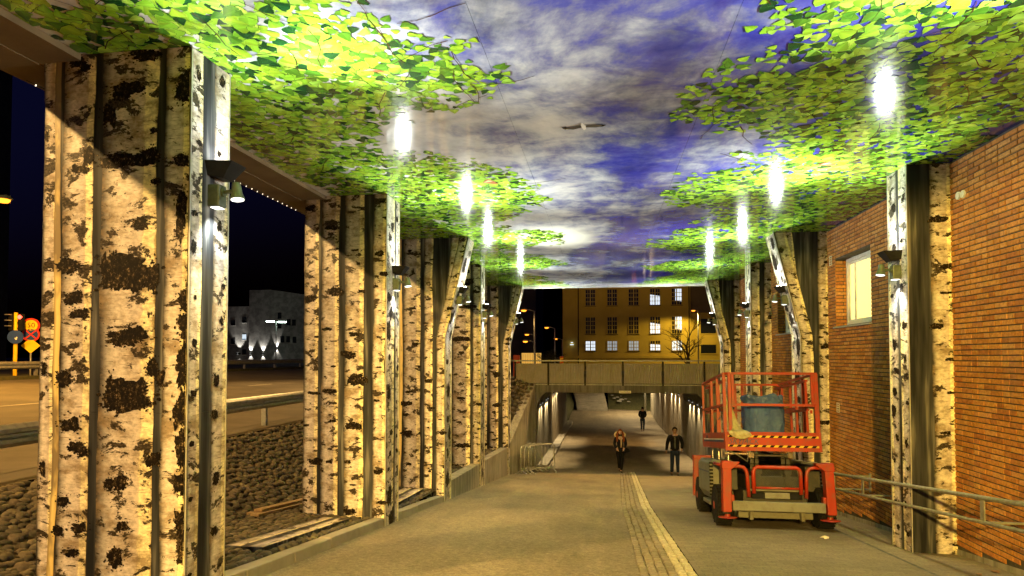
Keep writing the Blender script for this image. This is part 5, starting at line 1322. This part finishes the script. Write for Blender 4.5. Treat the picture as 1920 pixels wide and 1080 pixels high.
def board_w(pts, label, seed):
    root = empty('printed_board', (pts[0][0], pts[0][1], lz(pts[0][1])), label, 'board')
    q = [Vector((x, y, lz(y))) for x, y in pts]; up_ = Vector((0, .12, 1)).normalized()
    one('sheet', 'wood_blur', root, lambda b: b.hexa([v_ - up_ * .05 for v_ in q] + q))
    b = MB(); uvs = []; pb = MB()
    def fr_(u, z, lay): return q[0].lerp(q[1], z).lerp(q[3].lerp(q[2], z), u) + up_ * .0018 * lay
    for k, (u0, u1) in enumerate(((.04, .42), (.60, .98))): trunk_strip(b, fr_, lambda z: (u0 + u1) / 2, u1 - u0, .01, .99, 1 + .2 * k, seed + k, uvs, .02)
    build_uv(b, 'trunk_print', 'birch_bark', root, uvs)
board_w([(-4.30, 6.7), (-4.28, 9.3), (-3.82, 9.2), (-3.80, 6.7)], 'birch-print board lying on cobbles between the broad pillar and the planks', 5)
board_w([(-4.3, 11.4), (-4.3, 13.3), (-3.82, 13.3), (-3.80, 11.4)], 'birch-print board lying on cobbles before the kinked pillar', 9)
# old planks by the second pillar
for i, (dx, dz, a) in enumerate(((0, .03, .0), (-.16, .03, .05), (-.08, .075, -.04))):
    y0, y1 = 9.0 + i * .12, 11.6
    o = one('plank', 'wood', None, lambda b: b.hexa([(-5.25 + dx + s0 * .07 + (yy - y0) * (-.02 + a * .2), yy, left_z(yy) + .06 + dz + h_ - .03) for h_ in (0, .04) for s0, yy in ((-1, y0), (1, y0), (1, y1), (-1, y1))]), bevel=.004)
    tag(o, ('weathered plank nearest the pillar foot, lying on cobbles', 'weathered plank lying against the cobble bank', 'weathered plank lying on top of two others')[i], 'plank', 'planks by the pillar foot')
# crowd barriers
def barrier(x, y, rz, lb):
    root = empty('crowd_barrier', (x, y, path_z(y)), lb, 'barrier', 'crowd barriers by the wing wall'); root.rotation_euler = (0, 0, rz)
    w = .62; h0, h1 = .20, 1.10; fr_ = [(-w, 0, h0), (-w, 0, h1 - .08), (-w + .08, 0, h1), (w - .08, 0, h1), (w, 0, h1 - .08), (w, 0, h0), (w - .04, 0, h0 - .02), (-w + .04, 0, h0 - .02)]
    L_ = lambda n_, f_, p_=root: one(n_, 'galvanised', p_, f_, local=True, smooth=True)
    L_('frame', lambda b: b.tube(fr_, .026, 8, closed=True))
    for i in range(1, 9): L_('bar', lambda b: b.cyl((-w + i * 2 * w / 9, 0, h0 - .02), (-w + i * 2 * w / 9, 0, h1), .008, .008, 6))
    for s_ in (-1, 1): L_('foot', lambda b: [b.tube([(s_ * w * .85, -.32, .02), (s_ * w * .85, -.16, .10), (s_ * w * .85, 0, .22), (s_ * w * .85, .16, .10), (s_ * w * .85, .32, .02)], .02, 8), b.cyl((s_ * w * .85, 0, .18), (s_ * w * .85, 0, .3), .02)])
for i, (x, y, a) in enumerate(((-2.92, 24.25, 1.35), (-2.78, 24.40, 1.33), (-2.60, 24.62, 1.25), (-2.42, 24.85, .62))):
    barrier(x, y, a, ('galvanised crowd barrier stacked closest to the wing wall', 'galvanised crowd barrier second from the wing wall', 'galvanised crowd barrier third from the wing wall', 'galvanised crowd barrier turned across the outside of the stack')[i])
# litter
q = onZ(1547, 1009, path_z(10.2)); o = one('paper_scrap', 'litter', None, lambda b: b.mesh([(q.x + math.cos(a) * .06 * (1 + .4 * math.sin(3 * a)), q.y + math.sin(a) * .06, path_z(q.y) + .012 + .014 * math.sin(a * 4)) for a in [i * .628 for i in range(10)]] + [(q.x, q.y, path_z(q.y) + .045)], [(i, (i + 1) % 10, 10) for i in range(10)]), fix=False); tag(o, 'crumpled pale paper scrap on the paving near the lift', 'litter')
for px, py, lb in ((1865, 1073, 'dry brown leaf lying by the brick wall foot'), (1835, 1078, 'small dry leaf next to another by the brick wall')):
    Y0 = 8.0
    for _ in range(12): q = onZ(px, py, path_z(Y0)); Y0 = q.y
    sz = .075 if px > 1850 else .05
    o = one('dry_leaf', 'dead_leaf', None, lambda b: b.mesh([(q.x + u * sz, q.y + v_ * sz, path_z(q.y + v_ * sz) + .008 + .25 * sz * abs(u)) for u, v_ in ((0, -1), (.5, -.5), (.7, .1), (.3, .6), (0, 1), (-.3, .6), (-.7, .1), (-.5, -.5), (0, 0))], [(i, (i + 1) % 8, 8) for i in range(8)]), fix=False); tag(o, lb, 'leaf')

# ================================================================== PEOPLE
def skinned(name, joints, edges, mat, parent, root_i=0, sub=2):
    """joints: list of (x,y,z,rx,ry); one continuous skinned surface, baked to a mesh"""
    me = bpy.data.meshes.new(name); me.from_pydata([j[:3] for j in joints], edges, [])
    o = bpy.data.objects.new(name, me); COL.objects.link(o)
    o.modifiers.new('skin', 'SKIN')
    for i, j in enumerate(joints):
        sv = me.skin_vertices[0].data[i]; sv.radius = (j[3], j[4] if len(j) > 4 else j[3]); sv.use_root = i == root_i
    s_ = o.modifiers.new('sub', 'SUBSURF'); s_.levels = sub; s_.render_levels = sub
    dg = bpy.context.evaluated_depsgraph_get(); m2 = bpy.data.meshes.new_from_object(o.evaluated_get(dg)); bpy.data.objects.remove(o)
    m2.materials.clear(); m2.materials.append(MATS[mat]); m2.polygons.foreach_set('use_smooth', [True] * len(m2.polygons)); m2.name = name
    o = bpy.data.objects.new(name, m2); COL.objects.link(o); o.parent = parent
    return o
def person(x, y, rz, label, hgt, arms, legs, top, trousers, skin_m, hair_m, long_hair, wide=1.0, facing=True):
    root = empty('person', (x, y, path_z(y)), label, 'person'); root.rotation_euler = (0, 0, rz); k = hgt / 1.75; root.scale = (k, k, k)
    w = .19 * wide
    J = [(0, 0, .95, .15 * wide, .11), (0, 0, 1.12, .135 * wide, .10), (0, 0, 1.32, .165 * wide, .11), (0, .0, 1.45, .11, .08), (0, -.01, 1.53, .055, .055), (0, -.02, 1.60, .075, .09), (0, -.02, 1.69, .078, .095), (0, -.01, 1.745, .045, .06)]
    E = [(0, 1), (1, 2), (2, 3), (3, 4), (4, 5), (5, 6), (6, 7)]
    def chain(start, pts):
        p_ = start
        for q in pts: J.append(q); E.append((p_, len(J) - 1)); p_ = len(J) - 1
        return p_
    hands = []
    for s_, (el, wr) in zip((-1, 1), arms):
        e = chain(3, [(s_ * w, 0, 1.42, .062), (el[0], el[1], el[2], .046), (wr[0], wr[1], wr[2], .034)]); hands.append((s_, el, wr))
    for s_, (kn, an) in zip((-1, 1), legs):
        chain(0, [(s_ * .09, 0, .88, .088), (kn[0], kn[1], kn[2], .062), (an[0], an[1], an[2], .042), (an[0], an[1] - .05, an[2] - .05, .036, .036), (an[0], an[1] - .17, an[2] - .06, .034, .03)])
    skinned('body', J, E, skin_m, root)
    # five fingers and palm per hand
    for s_, el, wr in hands:
        d = (Vector(wr) - Vector(el)).normalized(); sd = d.cross(Vector((0, 1, 0)));
        if sd.length < .1: sd = Vector((1, 0, 0))
        sd.normalize(); fwd = sd.cross(d).normalized()
        HJ = [(*Vector(wr), .026, .02), (*(Vector(wr) + d * .05), .034, .018), (*(Vector(wr) + d * .085), .036, .016)]; HE = [(0, 1), (1, 2)]
        for fi, (off, ln) in enumerate(((-.03, .062), (-.010, .075), (.010, .070), (.028, .055))):
            b0 = Vector(wr) + d * .09 + fwd * off; m1 = b0 + d * ln * .5; e1 = m1 + d * ln * .42 + sd * -s_ * .02
            i0 = len(HJ); HJ += [(*b0, .0095), (*m1, .009), (*e1, .0075)]; HE += [(2, i0), (i0, i0 + 1), (i0 + 1, i0 + 2)]
        i0 = len(HJ); t0 = Vector(wr) + d * .03 - fwd * .035; HJ += [(*t0, .012), (*(t0 + d * .035 - fwd * .015), .010), (*(t0 + d * .06 - fwd * .012), .008)]; HE += [(0, i0), (i0, i0 + 1), (i0 + 1, i0 + 2)]
        skinned('hand', HJ, HE, skin_m, root, 0, 1)
    # clothes follow the same joints, a little larger
    g_ = .018
    TJ = [(0, 0, .86, .168 * wide, .128), (0, 0, 1.0, .165 * wide, .125), (0, 0, 1.12, .158 * wide, .12), (0, 0, 1.32, .188 * wide, .13), (0, 0, 1.45, .125, .10), (0, -.0, 1.50, .075, .075)]; TE = [(0, 1), (1, 2), (2, 3), (3, 4), (4, 5)]
    for s_, (el, wr) in zip((-1, 1), arms):
        i0 = len(TJ); mid = Vector(el).lerp(Vector(wr), .97); TJ += [(s_ * w, 0, 1.42, .084), (*el, .068), (*mid, .052)]; TE += [(4, i0), (i0, i0 + 1), (i0 + 1, i0 + 2)]
    jk = skinned('jacket', TJ, TE, top, root)
    PJ = [(0, 0, .98, .15 * wide, .118), (0, 0, .90, .155 * wide, .12)]; PE = [(0, 1)]
    for s_, (kn, an) in zip((-1, 1), legs):
        i0 = len(PJ); PJ += [(s_ * .092, 0, .82, .098), (*kn, .074), (an[0], an[1], an[2] + .0, .060)]; PE += [(1, i0), (i0, i0 + 1), (i0 + 1, i0 + 2)]
    skinned('trousers', PJ, PE, trousers, root)
    for s_, (kn, an) in zip((-1, 1), legs):
        skinned('shoe', [(an[0], an[1] + .03, an[2] - .03, .050), (an[0], an[1] - .05, an[2] - .05, .046, .042), (an[0], an[1] - .15, an[2] - .058, .042, .034), (an[0], an[1] - .20, an[2] - .062, .03, .024)], [(0, 1), (1, 2), (2, 3)], 'shoe', root, 0, 1)
    # hair and face
    def cap(b):
        n, m_ = 20, 10
        vs = []
        for i in range(m_ + 1):
            ph = math.pi * .62 * i / m_
            for j in range(n):
                a = 2 * math.pi * j / n; rr = 1 + .06 * noise.noise(Vector((math.cos(a) * 3, math.sin(a) * 3, ph * 3)))
                front = max(0, -math.sin(a)); ph2 = ph * (1 - .42 * front)
                vs.append((math.cos(a) * math.sin(ph2) * .098 * rr, .004 + math.sin(a) * math.sin(ph2) * .118 * rr, 1.672 + math.cos(ph2) * .118 * rr))
        b.mesh(vs, [(i * n + j, i * n + (j + 1) % n, (i + 1) * n + (j + 1) % n, (i + 1) * n + j) for i in range(m_) for j in range(n)])
    one('hair', hair_m, root, cap, local=True, smooth=True, fix=False)
    if long_hair:
        for s_ in (-1, 1): skinned('hair', [(s_ * .07, .01, 1.70, .05), (s_ * .105, .0, 1.60, .055), (s_ * .125, -.05, 1.48, .06), (s_ * .14, -.09, 1.34, .045), (s_ * .13, -.11, 1.26, .02)], [(0, 1), (1, 2), (2, 3), (3, 4)], hair_m, root, 0, 1)
    fc = one('nose', skin_m, root, lambda b: b.mesh([(-.016, -.108, 1.625), (.016, -.108, 1.625), (0, -.136, 1.63), (0, -.106, 1.675)], [(0, 1, 2), (1, 3, 2), (3, 0, 2)]), local=True)
    for s_ in (-1, 1):
        one('eye', 'sign_black', root, lambda b: b.lathe((s_ * .032, -.100, 1.668), (0, -1, 0), [(0, .008), (.006, .007), (.009, .002)], 10), local=True); one('ear', skin_m, root, lambda b: b.lathe((s_ * .074, .0, 1.64), (s_, 0, 0), [(0, .024), (.018, .028), (.02, .012)], 10), local=True)
    one('mouth', 'hair_auburn', root, lambda b: b.box(-.024, .024, -.110, -.098, 1.588, 1.597), local=True)
    return root
ANK = .09
wm = person(.70, 25.75, .12, 'woman in dark coat with pale scarf and fur-trimmed hood walking along the setts', 1.70,
    [((-.24, .02, 1.16), (-.15, -.10, .99)), ((.24, .02, 1.16), (.15, -.10, .99))], [((-.06, -.02, .50), (-.02, .12, .13)), ((.06, -.08, .50), (.03, -.04, ANK))], 'cloth_navy', 'cloth_black', 'skin', 'hair_auburn', True, .92)
# hood ring of fur behind the head, scarf, coat skirt, bag
one('hood_fur', 'fur', wm, lambda b: b.tube([(math.cos(a) * .21, .05 + .05 * math.sin(a), 1.54 + math.sin(a) * .13) for a in [R(-35 + i * 12.5) for i in range(21)]], [.032 + .008 * math.sin(i * 2.3) for i in range(21)], 8), local=True, smooth=True)
one('hood', 'cloth_navy', wm, lambda b: b.lathe((0, .06, 1.38), (0, .25, 1), [(0, .10), (.06, .17), (.14, .19), (.20, .185), (.19, .16), (.08, .12)], 20), local=True, smooth=True)
one('scarf', 'scarf', wm, lambda b: [b.tube([(math.cos(a) * .07, -.01 + math.sin(a) * .075, 1.475 + .010 * math.sin(3 * a)) for a in [i * .449 for i in range(14)]], .026, 8, closed=True), b.tube([(.01, -.095, 1.45), (.02, -.150, 1.33), (.025, -.160, 1.2), (.015, -.160, 1.04)], [.030, .034, .032, .022], 8)], local=True, smooth=True)
one('shoulder_bag', 'cloth_black', wm, lambda b: [b.prism([(.17, .80), (.40, .86), (.36, .98), (.20, 1.02)], 'y', -.07, .05), b.tube([(.20, -.01, 1.0), (.27, -.0, 1.2), (.19, .0, 1.47)], .012, 6)], local=True, bevel=.02)
mn = person(2.78, 25.2, -.05, 'man in black zipped jacket and dark jeans walking beside the lift', 1.83,
    [((-.27, .03, 1.16), (-.31, -.04, .90)), ((.28, .04, 1.16), (.24, -.06, .97))], [((-.10, -.03, .50), (-.12, .02, ANK)), ((.10, .0, .50), (.10, -.03, ANK))], 'cloth_black', 'denim', 'skin_brown', 'hair_black', False, 1.08)
one('zip', 'galvanised', mn, lambda b: b.bar((0, -.128, 1.0), (0, -.122, 1.42), .006, .004), local=True)
q = onZ(1205, 808, path_z(43.5)); p3 = person(q.x, q.y, 3.0, 'dark-clad person walking away through the underpass beyond the bridge', 1.66,
    [((-.25, .0, 1.17), (-.17, -.12, 1.02)), ((.25, .0, 1.17), (.17, -.12, 1.02))], [((-.08, -.05, .50), (-.08, .03, ANK)), ((.08, .02, .50), (.08, .06, ANK))], 'cloth_black', 'denim', 'skin', 'hair_black', False, 1.05)
